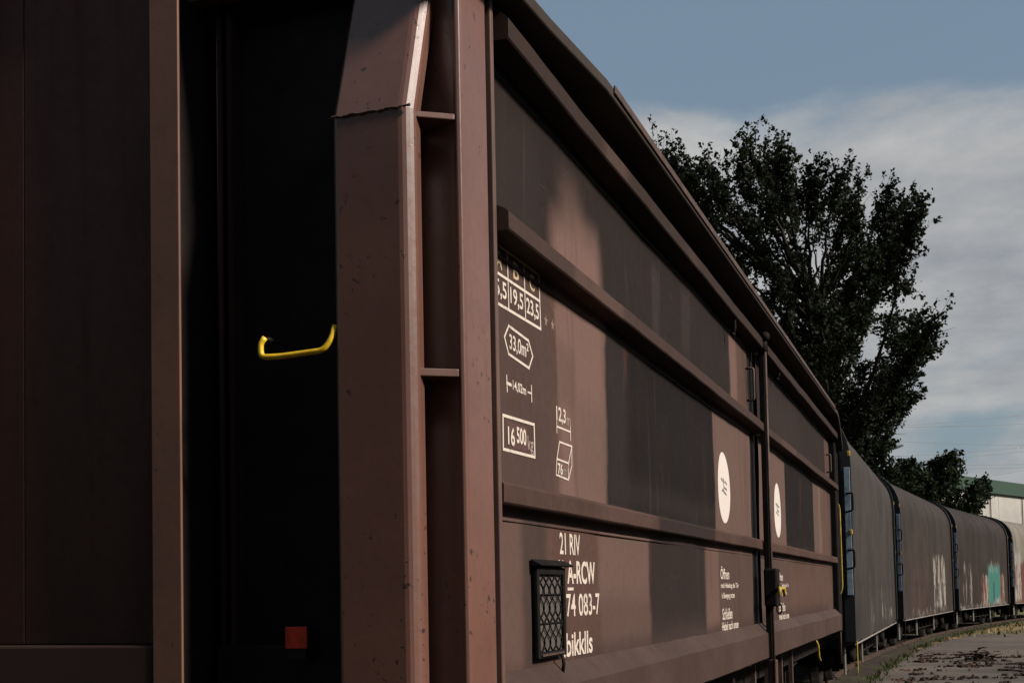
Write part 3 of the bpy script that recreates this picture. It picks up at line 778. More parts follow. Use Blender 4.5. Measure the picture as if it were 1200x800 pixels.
def tarp_wagon(s_mid, L, mat, label, seed, end_mat='paleblue'):
    c, a = path(s_mid)
    t = empty('tarpaulin_wagon', c, -a)
    tag(t, label, 'freight wagon', 'goods wagons coupled in one train')
    rnd = random.Random(seed)
    hw, z0, zs, zt = 1.42, .76, 3.28, 4.38
    # cover: lofted hoop with folds hanging down the sides
    pr = arch(hw-.035, z0, zs, zt-.03); n = len(pr); ny = 150
    mb = MB(); vs = []
    hoops = 9
    for i in range(ny+1):
        u = i/ny; y = -L/2+.16 + (L-.32)*u
        hp = abs(((u*hoops) % 1.0) - .5)*2     # 1 at hoops, 0 between
        for j, (x, z) in enumerate(pr):
            low = max(0, min(1, (2.9-z)/2.1))
            fold = (.013*mnoise.noise(Vector((y*5.0+seed*7, z*.22, 3))) + .020*mnoise.noise(Vector((y*1.7+seed*3, z*.3, 9)))) * (.25 + low)
            sag = -.030*(1-hp)*(1 if z > zs-.3 else .3)
            dx = (fold+sag)
            nx = x/hw if z <= zs else x/hw*.8
            nz = 0 if z <= zs else (z-zs)/(zt-zs)
            zz_ = z + dx*nz
            if j in (0, n-1): zz_ += .030*mnoise.noise(Vector((y*1.3+seed*5, j, 2)))
            vs.append((x + dx*nx, y, zz_))
    fs = [(i*n+j, (i+1)*n+j, (i+1)*n+j+1, i*n+j+1) for i in range(ny) for j in range(n-1)]
    mb.add(vs, fs, True)
    obj('tarpaulin', mb, mat, t)
    for sg in (-1, 1):
        obj('tarp_rail', MB().tube([(sg*(hw-.02), -L/2+.2, z0-.012), (sg*(hw-.02), L/2-.2, z0-.012)], .016, 6), M['tarprail'], t)
    for e_ in (-1, 1):
        y0, y1 = (e_*L/2, e_*(L/2-.15))
        po = arch(hw+.01, .80, zs, zt+.03)
        pi_ = arch(hw-.13, .80, zs, zt-.12)
        ef = empty('end_frame', (0, 0, 0)); ef.parent = t
        rim = MB(); vs = [(x, y0, z) for x, z in po] + [(x, y1, z) for x, z in po] + [(x, y0, z) for x, z in pi_] + [(x, y1, z) for x, z in pi_]
        m = len(po); fs = []
        for j in range(m-1):
            fs += [(j, j+1, m+j+1, m+j), (2*m+j, 3*m+j, 3*m+j+1, 2*m+j+1), (j, 2*m+j, 2*m+j+1, j+1), (m+j, m+j+1, 3*m+j+1, 3*m+j)]
        rim.add(vs, fs); obj('hoop_rim', rim, M['navy'], ef)
        pl = MB(); ym = e_*(L/2-.07); pl.prism([(x, z) for x, z in pi_], ym-.02, ym+.02, 'y'); obj('end_sheet', pl, M['navy'], ef)
        for sg in (-1, 1):
            s_ = MB().box(min(sg*(hw-.085), sg*(hw-.005)), max(sg*(hw-.085), sg*(hw-.005)), min(y0+e_*.004, y0+e_*.016), max(y0+e_*.004, y0+e_*.016), 1.45, 3.25)
            obj('edge_strip', s_, M[end_mat], ef, bevel=.003)
            for zh in (1.95, 2.75):
                h = MB().tube(fillet([(sg*(hw-.07), y0+e_*.012, zh-.13), (sg*(hw-.04), y0+e_*.07, zh-.13), (sg*(hw+.03), y0+e_*.07, zh-.11), (sg*(hw+.03), y0+e_*.07, zh+.13), (sg*(hw-.06), y0+e_*.012, zh+.13)], .03), .014, 7)
                obj('hand_hold', h, M['black'], ef)
            for (za_, zb_) in ((3.40, 3.48), (2.30, 2.37)):
                ya_, yb2 = sorted((y0+e_*.0165, y0+e_*.05))
                obj('catch', MB().box(sg*(hw-.02)-.015, sg*(hw-.02)+.032, ya_, yb2, za_, zb_), M['midyellow' if seed == 1 and e_ < 0 else 'dirtyyellow'], ef, bevel=.01)
        lad = MB()
        lad.tube([(hw-.25, y0+e_*.10, .95), (hw-.25, y0+e_*.10, 3.4)], .018, 7)
        for z in (1.2, 1.6, 2.0, 2.4, 2.8): lad.tube([(hw-.25, y0+e_*.10, z), (hw-.60, y0+e_*.10, z)], .012, 6)
        lad.tube([(hw-.60, y0+e_*.10, .95), (hw-.60, y0+e_*.10, 3.0)], .018, 7)
        obj('ladder', lad, M['gear'], ef)
        for sg in (-1, 1):
            obj('buffer', MB().lathe([(0, .11), (e_*.18, .10), (e_*.19, .075), (e_*.30, .075), (e_*.31, .20), (e_*.335, .225), (e_*.35, .16)], (sg*.875, y0, 1.05), 'y', 20), M['gear'], t)
        st = MB().tube(fillet([(hw-.06, y0-e_*.25, .85), (hw+.0, y0-e_*.25, .80), (hw+.0, y0-e_*.25, .36), (hw-.02, y0-e_*.25, .32)], .03), .010, 7)
        obj('step_iron', st, M['midyellow' if seed == 1 and e_ < 0 else 'gear'], t)
    obj('underframe', MB().box(-1.25, 1.25, -L/2+.05, L/2-.05, .70, .84), M['gear'], t)
    obj('centre_sill', MB().box(-.45, .45, -L/2+.1, L/2-.1, .45, .698), M['gear'], t)
    for yb in (-L/2+1.9, L/2-1.9):
        bg_ = empty('bogie', (0, 0, 0)); bg_.parent = t
        for yy in (yb-.9, yb+.9):
            q = MB(); wheelset(q, yy, .44, 0); obj('wheelset', q, M['gear'], bg_, recalc=False)
        for sg in (-1, 1):
            sf = MB()
            xa, xb = sorted((sg*.93, sg*1.04))
            sf.prism([(yb-1.15, .46), (yb-1.15, .62), (yb-.55, .70), (yb-.3, .58), (yb+.3, .58), (yb+.55, .70), (yb+1.15, .62), (yb+1.15, .46), (yb+.6, .46), (yb+.35, .28), (yb-.35, .28), (yb-.6, .46)], xa, xb, 'x')
            for yy in (yb-.9, yb+.9):
                sf.lathe([(0, .15), (sg*.12, .14), (sg*.14, .10)], (sg*1.04, yy, .49), 'x', 14)
            obj('side_frame', sf, M['gear'], bg_)
    for yy in (-L/2+.75, -L/2+3.9, L/2-3.7):
        obj('marker_plate', MB().box(1.18, 1.20, yy, yy+.22, .28, .72), M['pale'], t)
    g = MB()
    for k in range(7):
        yy = -L*.2 + L*.4*k/6; g.box(1.1, 1.14, yy, yy+.05, .38, .72)
    g.tube([(1.12, -L*.2, .42), (1.12, L*.2, .42)], .02, 6)
    obj('brake_rigging', g, M['gear'], t)
    obj('air_reservoir', MB().lathe([(-.5, .02), (-.47, .13), (.47, .13), (.5, .02)], (.75, .6, .55), 'y', 16), M['gear'], t)
    return t
GREYB = (.118, .100, .090)
m2 = tarp_mat('grey_brown_tarpaulin', (0.0256, 0.0214, 0.0189), [
    (-4.9, -4.1, .4, 1.3, .12, (.014,.010,.009), .7, .15), (.9, 2.2, .9, 1.45, .10, (.14,.13,.12), .75, -.01), (-1.9,-1.2,.7,1.35,.1,(.12,.105,.09),.6,.0), (3.2,4.8,.74,1.05,.08,(.16,.145,.125),.7,.03),
    (-5.4, 5.4, 1.58, 1.62, .012, (.015,.012,.011), .7, .3), (-5.4, 5.4, .7, .90, .06, (.020,.016,.014), .7, .15)], 1)
m3 = tarp_mat('brown_grey_tarpaulin', (0.0218, 0.0166, 0.0141), [
    (.7, 3.7, .95, 2.35, .07, (.17,.155,.135), .85, .07), (1.35, 1.75, 1.05, 2.2, .06, (.022,.018,.017), .85, .2), (2.5, 2.85, 1.3, 2.4, .06, (.022,.018,.017), .85, .2), (-3.9, -.5, .9, 2.0, .3, (.036,.019,.017), .7, .08),
    (-5.4, 5.4, 1.58, 1.62, .012, (.013,.010,.009), .7, .3), (-5.4, 5.4, .75, .90, .04, (.12,.11,.10), .6, .02)], 5)
m4 = tarp_mat('dark_tarpaulin', (0.0173, 0.0128, 0.0109), [
    (-4.6, -2.7, .95, 2.2, .10, (.13,.11,.10), .75, .02), (-.9, 4.3, .82, 1.75, .12, (.085,.030,.026), .75, .12), (-.6, .6, .88, 1.85, .08, (.16,.15,.135), .8, .05), (3.4, 4.4, .9, 1.9, .08, (.14,.10,.085), .8, .06),
    (.6, 3.4, .86, 2.25, .07, (.020,.082,.068), .95, .3), (.5, 3.4, 2.05, 2.35, .08, (.13,.13,.12), .6, .05), (1.7, 2.1, .88, 1.7, .07, (.012,.026,.03), .8, .1), (2.3, 3.2, .88, 1.05, .05, (.15,.16,.15), .8, .05),
    (-5.4, 5.4, .75, .88, .04, (.15,.14,.13), .65, .06)], 9)
m5 = tarp_mat('cream_tarpaulin', (0.1024, 0.0947, 0.0794), [
    (-5.6, 5.6, .5, 2.45, .15, (.050,.019,.015), .95, .3), (-5.4, -4.1, .8, 2.9, .12, (.16,.155,.14), .85, 0.08)], 13)
t2 = tarp_wagon(23.65, 11.3, m2, 'round-topped wagon with a plain grey-brown cover, coupled directly behind the ribbed brown wagon', 1)
t2.rotation_euler.z = -.006; t2.location.x += .06      # still almost on the straight
tarp_wagon(36.05, 11.3, m3, 'round-topped wagon with pale grey scrawl near the foot of its brown-grey cover', 2)
tarp_wagon(48.45, 11.3, m4, 'round-topped wagon with a teal and red graffiti patch on its dark cover', 3)
tarp_wagon(-4.55, 11.3, m2, 'unseen round-topped wagon with a grey-brown cover, added behind the camera to block sky light', 6)  # unseen wagon added to cut the sky fill on the near end
tarp_wagon(60.85, 11.3, m5, 'round-topped wagon with cream cover and red-brown lower side, cut off by the right edge', 4)

# ------------------------------------------------------------------ ground, track
def grid_sheet(name, mat, f, nu, nv, kind='structure'):
    mb = MB(); vs = [f(i/nu, j/nv) for i in range(nu+1) for j in range(nv+1)]
    mb.add(vs, [(i*(nv+1)+j, (i+1)*(nv+1)+j, (i+1)*(nv+1)+j+1, i*(nv+1)+j+1) for i in range(nu) for j in range(nv)], True)
    o = obj(name, mb, mat); tag(o, kind=kind)
    for p in o.data.polygons:
        pass
    return o
k = NT('rough_grass_ground'); a = k.noise(1.5, 7, .65); b = k.noise(.12, 5, .6, off=(3,3,3)); c = k.noise(14, 5, .7)
col = k.mix(k.ramp(a, .3, .7), (.045, .055, .018), (.085, .075, .03)); col = k.mix(k.ramp(b, .4, .6), col, (.10, .085, .045)); col = k.mix(k.math('MULTIPLY', k.ramp(c, .45, .7), .5), col, (.02, .025, .010))
k.base(col); k.rough(.95); k.bump(c, .5, .03); k.spec(.1); M['grass_ground'] = k.m
k = NT('worn_asphalt'); a = k.noise(60, 6, .75); b = k.noise(.55, 6, .6, stretch=(.5,1,1), off=(3,3,3), dist=.6); c = k.noise(4, 6, .65, off=(1,8,2)); d = k.noise(1.6, 5, .6, stretch=(.45,1.0,1), off=(5,1,0), dist=.8)
col = k.mix(k.ramp(b, .35, .65), (.036, .030, .0255), (.066, .054, .045)); col = k.mix(k.math('MULTIPLY', k.ramp(a, .4, .7), .5), col, (.035, .031, .029))
col = k.mix(k.math('MULTIPLY', k.ramp(c, .5, .72), .5), col, (.092, .071, .054)); col = k.mix(k.math('MULTIPLY', k.ramp(d, .55, .68), .6), col, (.045, .036, .031))
k.base(col); k.rough(k.ramp(c, .3, .7, .75, .95)); k.bump(a, .4, .01); k.spec(.2); M['asphalt'] = k.m
k = NT('ballast_and_cinders'); a = k.noise(30, 6, .8); b = k.noise(1.2, 5, .6, off=(3,3,3))
col = k.mix(k.ramp(a, .35, .7), (.014, .0115, .0095), (.048, .039, .032)); col = k.mix(k.math('MULTIPLY', k.ramp(b, .45, .65), .5), col, (.05, .055, .02)); k.base(col); k.rough(.95); k.bump(a, 1, .04); k.spec(.1); M['ballast'] = k.m
k = NT('dry_verge'); a = k.noise(2.0, 7, .7); b = k.noise(.35, 5, .6, off=(3,3,3)); c = k.noise(20, 5, .7)
col = k.mix(k.ramp(a, .35, .68), (.040, .038, .014), (.115, .078, .036)); col = k.mix(k.ramp(b, .5, .62), col, (.16, .105, .056)); col = k.mix(k.math('MULTIPLY', k.ramp(c, .45, .7), .45), col, (.03, .03, .012)); k.base(col); k.rough(.95); k.bump(c, .6, .04); k.spec(.1); M['verge'] = k.m

grid_sheet('ground', M['grass_ground'], lambda u, v: (-1200+2400*u, -1200+2400*v, -.03), 8, 8)
def edge_x(y):                                   # road edge follows the track
    if y < YC: return .06
    a = math.asin(min(.99, (y-YC)/RAD)); return .06 + RAD*(1-math.cos(a))
def road(u, v):
    y = -25 + 67*u; x0 = edge_x(y) - .02*math.sin(y*1.9) - .03*mnoise.noise(Vector((y*.9, 0, 0)))
    if u > .0 and y > 33: x0 += (y-33)**1.6*.012
    return (x0 + (26-x0)*v**1.5, y, .012*mnoise.noise(Vector((x0+v*20, y*.3, 2)))*min(1, v*6))
grid_sheet('road', M['asphalt'], road, 134, 40)
grid_sheet('verge', M['verge'], lambda u, v: ((edge_x(31+75*u)-.15) + (34)*v, 31+75*u, -.012), 60, 20)
def bed(u, v):
    s = -16 + 96*u; c, a = path(s); off = (v-.5)*3.3
    return (c.x + off*math.cos(a), c.y - off*math.sin(a), -.006 - .02*abs(v-.5)*2 + .01*mnoise.noise(Vector((s*2, off*3, 0))))
grid_sheet('track_bed', M['ballast'], bed, 240, 12)
rails = MB()
for sg in (-1, 1):
    prv = None; vs = []; fs = []; prof = [(-.07, -.0), (.07, 0), (.07, .012), (.012, .02), (.012, .028), (.036, .034), (.036, .05), (-.036, .05), (-.036, .034), (-.012, .028), (-.012, .02), (-.07, .012)]
    S = [-16 + k*1.0 for k in range(95)]
    for s in S:
        c, a = path(s)
        for (x, z) in prof:
            o_ = sg*.7525 + x; vs.append((c.x + o_*math.cos(a), c.y - o_*math.sin(a), z-.002))
    n = len(prof)
    for i in range(len(S)-1):
        for j in range(n): jj = (j+1) % n; fs.append((i*n+j, i*n+jj, (i+1)*n+jj, (i+1)*n+j))
    rails.add(vs, fs)
tag(obj('railway_track', rails, M['rust']), kind='structure')

# kerb of loose stones and weeds along the track
def leaf_quads(P, D, sizes, rnd, aspect=.55):
    """P centres (n,3); random oriented diamonds"""
    n = len(P)
    a = rnd.normal(size=(n, 3)) + D; a /= np.linalg.norm(a, axis=1)[:, None] + 1e-9
    b = rnd.normal(size=(n, 3)); b -= a*(a*b).sum(1)[:, None]; b /= np.linalg.norm(b, axis=1)[:, None] + 1e-9
    s = sizes[:, None]
    V = np.stack([P - a*s, P + b*s*aspect, P + a*s, P - b*s*aspect], 1).reshape(-1, 3)
    return V
def quads_object(name, V, mat, parent=None):
    n = len(V)//4
    me = bpy.data.meshes.new(name)
    me.vertices.add(len(V)); me.vertices.foreach_set('co', V.astype(np.float32).ravel())
    me.loops.add(len(V)); me.loops.foreach_set('vertex_index', np.arange(len(V), dtype=np.int32))
    me.polygons.add(n); me.polygons.foreach_set('loop_start', np.arange(0, 4*n, 4, dtype=np.int32)); me.polygons.foreach_set('loop_total', np.full(n, 4, np.int32))
    me.update(); me.validate()
    me.materials.append(mat)
    o = bpy.data.objects.new(name, me); COL.objects.link(o)
    if parent is not None: o.parent = parent
    return o
def leaf_mat(name, c1, c2, scale=.6):
    k = NT(name); k.spec(.06)
    a = k.noise(scale, 4, .6); b = k.noise(9, 3, .6)
    col = k.mix(k.ramp(a, .35, .65), c1, c2); col = k.mix(k.math('MULTIPLY', k.ramp(b, .4, .7), .6), col, tuple(x*.5 for x in c1))
    k.base(col); k.rough(.6)
    tr = k.n('ShaderNodeBsdfTranslucent'); k.set(tr.inputs['Color'], k.mix(.5, col, (.014, .022, .004)))
    mx = k.n('ShaderNodeMixShader'); mx.inputs[0].default_value = .25
    outn = k.t.nodes['Material Output']
    k.t.links.new(k.p.outputs[0], mx.inputs[1]); k.t.links.new(tr.outputs[0], mx.inputs[2]); k.t.links.new(mx.outputs[0], outn.inputs['Surface'])
    return k.m
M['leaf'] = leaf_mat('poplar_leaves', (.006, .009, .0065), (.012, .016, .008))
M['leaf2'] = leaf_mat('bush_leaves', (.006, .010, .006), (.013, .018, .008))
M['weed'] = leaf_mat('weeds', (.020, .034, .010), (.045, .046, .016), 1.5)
M['bark'] = plain('bark', (.014, .011, .009), .9, .4, 6, spec=.05)
M['litter'] = plain('dark_bark_litter', (.020, .013, .010), .9, .5, 20, spec=.1)
M['litter2'] = plain('rust_brown_leaf_litter', (.055, .026, .016), .9, .5, 20, spec=.1)

rn = np.random.default_rng(4)
P = []; D = []
for _ in range(6500):
    s = rn.uniform(16, 66); c, a = path(s)
    cl = mnoise.noise(Vector((s*.55, 0, 5)))
    if rn.random() > .35 + cl: continue
    off = rn.normal(1.50, .10) if rn.random() < .8 else rn.normal(.2, .5)
    hgt = abs(rn.normal(0, .06)) * (1.3 if off > 1 else .7)
    P.append((c.x + off*math.cos(a), c.y - off*math.sin(a), hgt*.5)); D.append((0, 0, 2.0))
P = np.array(P); D = np.array(D)
V = leaf_quads(P, D, rn.uniform(.02, .07, len(P)), rn, .22)
tag(quads_object('weeds', V, M['weed']), 'green weeds along the foot of the train', 'weeds', kind='stuff')
# verge grass tufts
P = np.stack([rn.uniform(.5, 22, 7000), rn.uniform(38, 80, 7000), rn.uniform(0, .09, 7000)], 1)
ex = np.array([edge_x(y) for y in P[:, 1]]); P = P[P[:, 0] > ex + .3]
keep = np.array([mnoise.noise(Vector((p[0]*.35, p[1]*.25, 1))) > -.05 for p in P]); P = P[keep]
V = leaf_quads(P, np.tile((0, 0, 2.0), (len(P), 1)), rn.uniform(.05, .14, len(P)), rn, .25)
k = NT('dry_grass_blades'); a = k.noise(.5, 4, .6); k.base(k.mix(k.ramp(a, .4, .6), (.035, .042, .014), (.11, .08, .036))); k.rough(.8); M['drygrass'] = k.m
tag(quads_object('dry_grass', V, M['drygrass']), 'dry yellow grass on the verge beyond the road', 'grass', kind='stuff')
# bark and leaf litter in bands on the asphalt
def chips(n, box, mat, name, label, flat=.012, smin=.02, smax=.10):
    mb = MB(); r = random.Random(n)
    cnt = 0
    while cnt < n:
        x = r.uniform(box[0], box[1]); y = r.uniform(box[2], box[3])
        if mnoise.noise(Vector((x*.9+4, y*2.6, 3))) + .35*mnoise.noise(Vector((x*3, y*5, 8))) < .12 + .35*r.random(): continue
        if x < edge_x(y) + .25: continue
        s = r.uniform(smin, smax)*(1 if r.random() < .85 else 1.8); an = r.uniform(0, 6.28); h = r.uniform(.3, 1)*flat*2
        k_ = r.randint(4, 6); top = []; bot = []
        for q in range(k_):
            t = an + 6.283*q/k_; rr = s*r.uniform(.5, 1.1)
            px_, py_ = x + rr*math.cos(t), y + .7*rr*math.sin(t)
            bot.append((px_, py_, .004)); top.append((x+(px_-x)*.7, y+(py_-y)*.7, .012+h*r.uniform(.5, 1.2)))
        mb.add(bot+top, [tuple(range(k_, 2*k_))] + [(q, (q+1) % k_, k_+(q+1) % k_, k_+q) for q in range(k_)])
        cnt += 1
    tag(obj(name, mb, mat), label, 'litter', kind='stuff')
chips(1100, (.6, 4.6, 19.0, 29.5), M['litter'], 'bark_litter', 'dark bark scraps scattered in streaks on the asphalt', .018, .015, .065)
chips(600, (.3, 4.8, 18.5, 31), M['litter2'], 'leaf_litter', 'rust brown leaves scattered between the bark scraps', .008, .012, .04)
# a heap of broken branches
cpos = at(1148, 775, 26.0); cpos = Vector((1.82, 27.4, 0))
hp = MB(); r = random.Random(5)
for _ in range(46):
    an = r.uniform(0, 6.28); L = r.uniform(.08, .30); b0_ = Vector((cpos.x + r.gauss(0, .16), cpos.y + r.gauss(0, .12), max(.012, abs(r.gauss(.05, .07)))))
    d = Vector((math.cos(an), math.sin(an), r.uniform(-.15, .35)))
    hp.tube([b0_, b0_ + d*L*.5 + Vector((0, 0, .01)), b0_ + d*L], [.018, .014, .006], 5)
for _ in range(40):
    c_ = (cpos.x + r.gauss(0, .13), cpos.y + r.gauss(0, .10), abs(r.gauss(.04, .05)))
    hp.sphere(c_, r.uniform(.02, .06), 5, 4, .6)
hob = obj('branch_heap', hp, M['litter'], origin=(cpos.x, cpos.y, 0)); tag(hob, 'small dark heap of broken twigs and bark lying on the asphalt', 'debris')

# ------------------------------------------------------------------ trees
def tree(base, tips, label, seed, mat, depth0, dj, h_trunk, rt, zone=.42, tw=25, lf=66, sigma=.135, lsz=(.055, .115), upd=(.35, .05, .75), drop=18, n_outer=45, low=6):
    rnd = np.random.default_rng(seed)
    t = empty('broadleaf_tree', base)
    tag(t, label, 'tree', 'trees behind the train')
    B = Vector(base); tr = MB()
    # trunk
    tp = [Vector((0, 0, -.1))]
    for k_ in range(1, 9):
        z = h_trunk*k_/8
        tp.append(Vector((.12*k_*rnd.normal()*.4 + .05*k_, .1*rnd.normal(), z)))
    tr.tube(tp, [rt*(1.25 if i == 0 else 1)*(1-.85*i/8) for i in range(9)], 10)
    def trunk_at(z):
        z = max(.3, min(h_trunk-.05, z)); f = z/h_trunk*8; i = min(7, int(f)); return tp[i].lerp(tp[i+1], f-i)
    PP = []; DD = []
    for ti, (px, py, *ex) in enumerate(tips):
        dz = rnd.normal(0, dj) if not ex else ex[0]
        T = at(px, py + (drop+14 if py < 200 else drop if py < 262 else low), depth0 + dz) - B
        hd = math.hypot(T.x, T.y)
        hz = max(1.5, min(h_trunk*.92, T.z - hd*.75 - 1.0 - abs(rnd.normal(0, 1.0))))
        A = trunk_at(hz)
        L = (T-A).length
        mid = A.lerp(T, .5) + Vector((rnd.normal()*.06*L, rnd.normal()*.06*L, -.05*L + rnd.normal()*.03*L))
        pts = []
        for k_ in range(13):
            q = k_/12; pts.append(A*(1-q)**2 + mid*2*q*(1-q) + T*q*q + Vector(rnd.normal(0, .05, 3))*(q > 0))
        tr.tube(pts, [max(.012, rt*.36*(1-q/12.5)*min(1, L/7)) for q in range(13)], 6)
        inner = n_outer and ti >= n_outer
        ntw = int((tw*.75 if inner else tw)*min(1.5, max(.6, L/8))); zn = zone*1.45 if inner else zone
        for j in range(ntw):
            q = 1 - zn*abs(rnd.random())**1.25; f = q*12; i = min(11, int(f)); p0 = pts[i].lerp(pts[i+1], f-i)
            bd = (pts[min(12, i+2)] - pts[i]).normalized()
            d = (bd*.8 + Vector(upd)*.7 + Vector(rnd.normal(0, .55, 3))).normalized()
            TL = rnd.uniform(.5, 1.25)*(1.25 - .55*q)*1.25
            tr.tube([p0, p0 + d*TL*.6, p0 + d*TL], [.014, .010, .004], 3, False)
            spray = n_outer and (not inner) and j % 3 == 0
            if spray:                                  # long feathery shoots at the rim of the crown
                d = (bd*.9 + Vector(upd)*.9 + Vector(rnd.normal(0, .28, 3))).normalized(); TL = rnd.uniform(1.2, 2.0)
                p0 = pts[i].lerp(pts[i+1], f-i) if q > .8 else pts[11]
                tr.tube([p0, p0 + d*TL*.6, p0 + d*TL], [.014, .010, .004], 3, False)
            nl = int(lf*rnd.uniform(.5, 1.2))
            u = rnd.random(nl)**.8
            base_p = np.array(p0)[None] + np.array(d)[None]*(TL*u)[:, None]
            # clumps along the twig
            cl = np.round(u*4)/4
            jit = rnd.normal(0, sigma, (nl, 3))*(1.05-.6*u)[:, None]*(.8 if spray else 1)
            off = np.stack([np.sin(cl*37+j), np.cos(cl*23+j*2), np.sin(cl*51+j*3)], 1)*.16
            PP.append(base_p + jit + off); DD.append(np.tile(np.array(d)*.6 + np.array((.2, 0, -.2)), (nl, 1)))
    obj('trunk', tr, M['bark'], t, recalc=False)
    P_ = np.concatenate(PP); D_ = np.concatenate(DD)
    V_ = leaf_quads(P_, D_, rnd.uniform(lsz[0], lsz[1], len(P_)), rnd, .62)
    quads_object('crown', V_, mat, t)
    print('tree leaves', len(P_))
    return t
tips1 = [(766,162),(793,170),(800,185),(826,178),(838,215),(862,160),(880,152),(897,156),(914,172),(921,182),(898,182),(872,190),(946,186),(956,184),(975,212),(990,220),(1000,226),
 (1034,226),(1050,232),(1066,238),(1069,246),(1042,250),(1055,288),(1036,285),(1046,300),(1025,325),(1012,318),(1092,388),(1084,400),(1072,416),(1066,386),(1050,395),(1058,428),(1066,430),(1062,465),(1048,440),(1030,462),(1046,470),
 (1014,500),(1030,520),(1005,535),(990,490),(1020,545),(985,525),(1035,550),
 (850,240),(872,262),(900,230),(885,300),(912,320),(930,272),(948,240),(985,262),(1005,262),(985,310),(960,365),(990,345),(965,410),(1000,395),(950,450),(975,470),(925,390),(905,345),(825,240),(840,285),(868,325),(890,370),(1010,430),(930,430),(960,500),(1000,355),(985,370),(950,390),(975,440),(940,360),(990,505),(1005,300),(955,330),(975,350),(1000,330),(1010,370),(985,395),(960,375),(940,410),(1005,420),(1025,440),(920,350),(900,380),(980,300),(1015,480),(760,230),(740,260),(720,300),(700,340),(780,280),(760,330),(800,330),(740,380),(690,400),(800,390),(830,420)]
bt = at(952, 700, 51.0); bt.z = 0
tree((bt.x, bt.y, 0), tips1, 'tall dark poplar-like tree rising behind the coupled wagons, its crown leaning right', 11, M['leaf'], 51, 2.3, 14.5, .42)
tips2 = [(1106,524),(1095,530),(1118,522),(1086,545),(1100,548),(1122,540),(1148,568),(1136,575),(1120,575),(1100,575),(1075,560),(1060,556),(1080,580),(1050,560),(1062,575),(1095,588),(1110,560),(1090,562),(1040,575),(1130,570),(1070,590),(1052,590),(1040,532),(1052,528),(1062,531),(1072,540),(1034,545),(1046,545),(1150,552),(1142,556),(1058,548),(1028,552)]
bt2 = at(1078, 700, 68.0); bt2.z = 0
tree((bt2.x, bt2.y, 0), tips2, 'low bushy tree in front of the white hall, right of the tall tree', 23, M['leaf2'], 68, 1.6, 6.0, .22, zone=.7, tw=26, lf=64, sigma=.18, n_outer=0, low=20, lsz=(.07, .14))

# ------------------------------------------------------------------ hall with the green fascia
Pa = at(1125, 557, 80.0); Pb = at(1200, 568, 88.0)
Zt = (Pa.z+Pb.z)/2
dirh = Vector((Pb.x-Pa.x, Pb.y-Pa.y, 0)).normalized()
hall = empty('industrial_hall', (Pa.x, Pa.y, 0), math.atan2(dirh.y, dirh.x))
tag(hall, 'long pale panelled hall with a dark green roof fascia, behind the far wagons', 'building')
k = NT('white_cladding'); S = k.sep(); a = k.noise(.6, 5, .6); b = k.noise(5, 5, .65, stretch=(1,1,.12))
def seam(v, step, wd_): return k.ramp(k.math('ABSOLUTE', k.math('SUBTRACT', k.math('FRACT', k.math('DIVIDE', v, step)), .5)), .5-wd_/step, .5-wd_/step*.6)
sm_ = k.math('MAXIMUM', seam(k.math('ADD', S[0], 40.0), 4.2, .05), seam(S[2], 1.9, .04))
c = k.mix(k.ramp(a, .35, .7), (.21, .205, .19), (.165, .16, .15)); c = k.mix(k.math('MULTIPLY', k.ramp(b, .5, .75), .35), c, (.15, .14, .125)); c = k.mix(k.math('MULTIPLY', sm_, .6), c, (.05, .048, .045)); k.base(c); k.rough(.6); M['cladding'] = k.m
M['green'] = plain('dark_green_fascia_paint', (.004, .022, .011), .6, .15, 3)
M['hallroof'] = plain('grey_hall_roof', (.16, .16, .16), .7, .2, 3)
x = 62.4
obj('wall', MB().box(-9, x, 0, .055, 0, Zt-.95), M['cladding'], hall)
obj('wall_core', MB().box(-9, x, .06, 22, 0, Zt-.15), M['hallroof'], hall)
obj('fascia', MB().box(-9.15, x+.15, -.22, .06, Zt-.92, Zt), M['green'], hall, bevel=.02)
obj('roof', MB().box(-9.1, x+.1, .065, 22.1, Zt-.14, Zt-.02), M['hallroof'], hall)
for xx in (1.9, 4.65, 10.3, 18.7, 27.1):
    obj('downpipe', MB().tube([(xx, -.07, .1), (xx, -.07, Zt-.95)], .035, 8), M['rust'], hall)
for xx, z in ((1.9, 4.9), (4.65, 4.75), (7.4, 4.7)):
    obj('wall_lamp', MB().box(xx-.12, xx+.12, -.30, -.005, z, z+.22), M['gear'], hall)

# ------------------------------------------------------------------ street lamp head showing out of the tree
lp = at(1034, 540, 60.0); tip_ = at(1059, 522, 60.0)
sl = empty('street_lamp', (lp.x, lp.y, 0)); tag(sl, 'street lamp with a slim dark head poking out of the foliage below the tall tree', 'street lamp')
rel = tip_ - Vector((lp.x, lp.y, 0))
M['lampgrey'] = plain('dark_lamp_paint', (.03, .033, .034), .5, .2)
obj('mast', MB().tube([(0, 0, 0), (0, 0, 4), (0, 0, rel.z-.32), (rel.x*.25, rel.y*.25, rel.z-.22)], [.09, .075, .055, .04], 10), M['lampgrey'], sl)
h0 = Vector((rel.x*.18, rel.y*.18, rel.z-.26)); h1 = Vector((rel.x, rel.y, rel.z))
d = (h1-h0); L = d.length; d.normalize(); sd = d.cross(Vector((0, 0, 1))).normalized(); up = sd.cross(d)
mb = MB(); vs = []
for (q, wd_, ht) in ((0, .05, .05), (.2, .11, .09), (.6, .15, .11), (.92, .13, .08), (1, .07, .04)):
    for (s_, u_) in ((-1, -.3), (-1, .4), (-.6, 1), (.6, 1), (1, .4), (1, -.3)): vs.append(h0 + d*L*q + sd*s_*wd_ + up*u_*ht)
fs = [(i*6+j, i*6+(j+1) % 6, (i+1)*6+(j+1) % 6, (i+1)*6+j) for i in range(4) for j in range(6)]
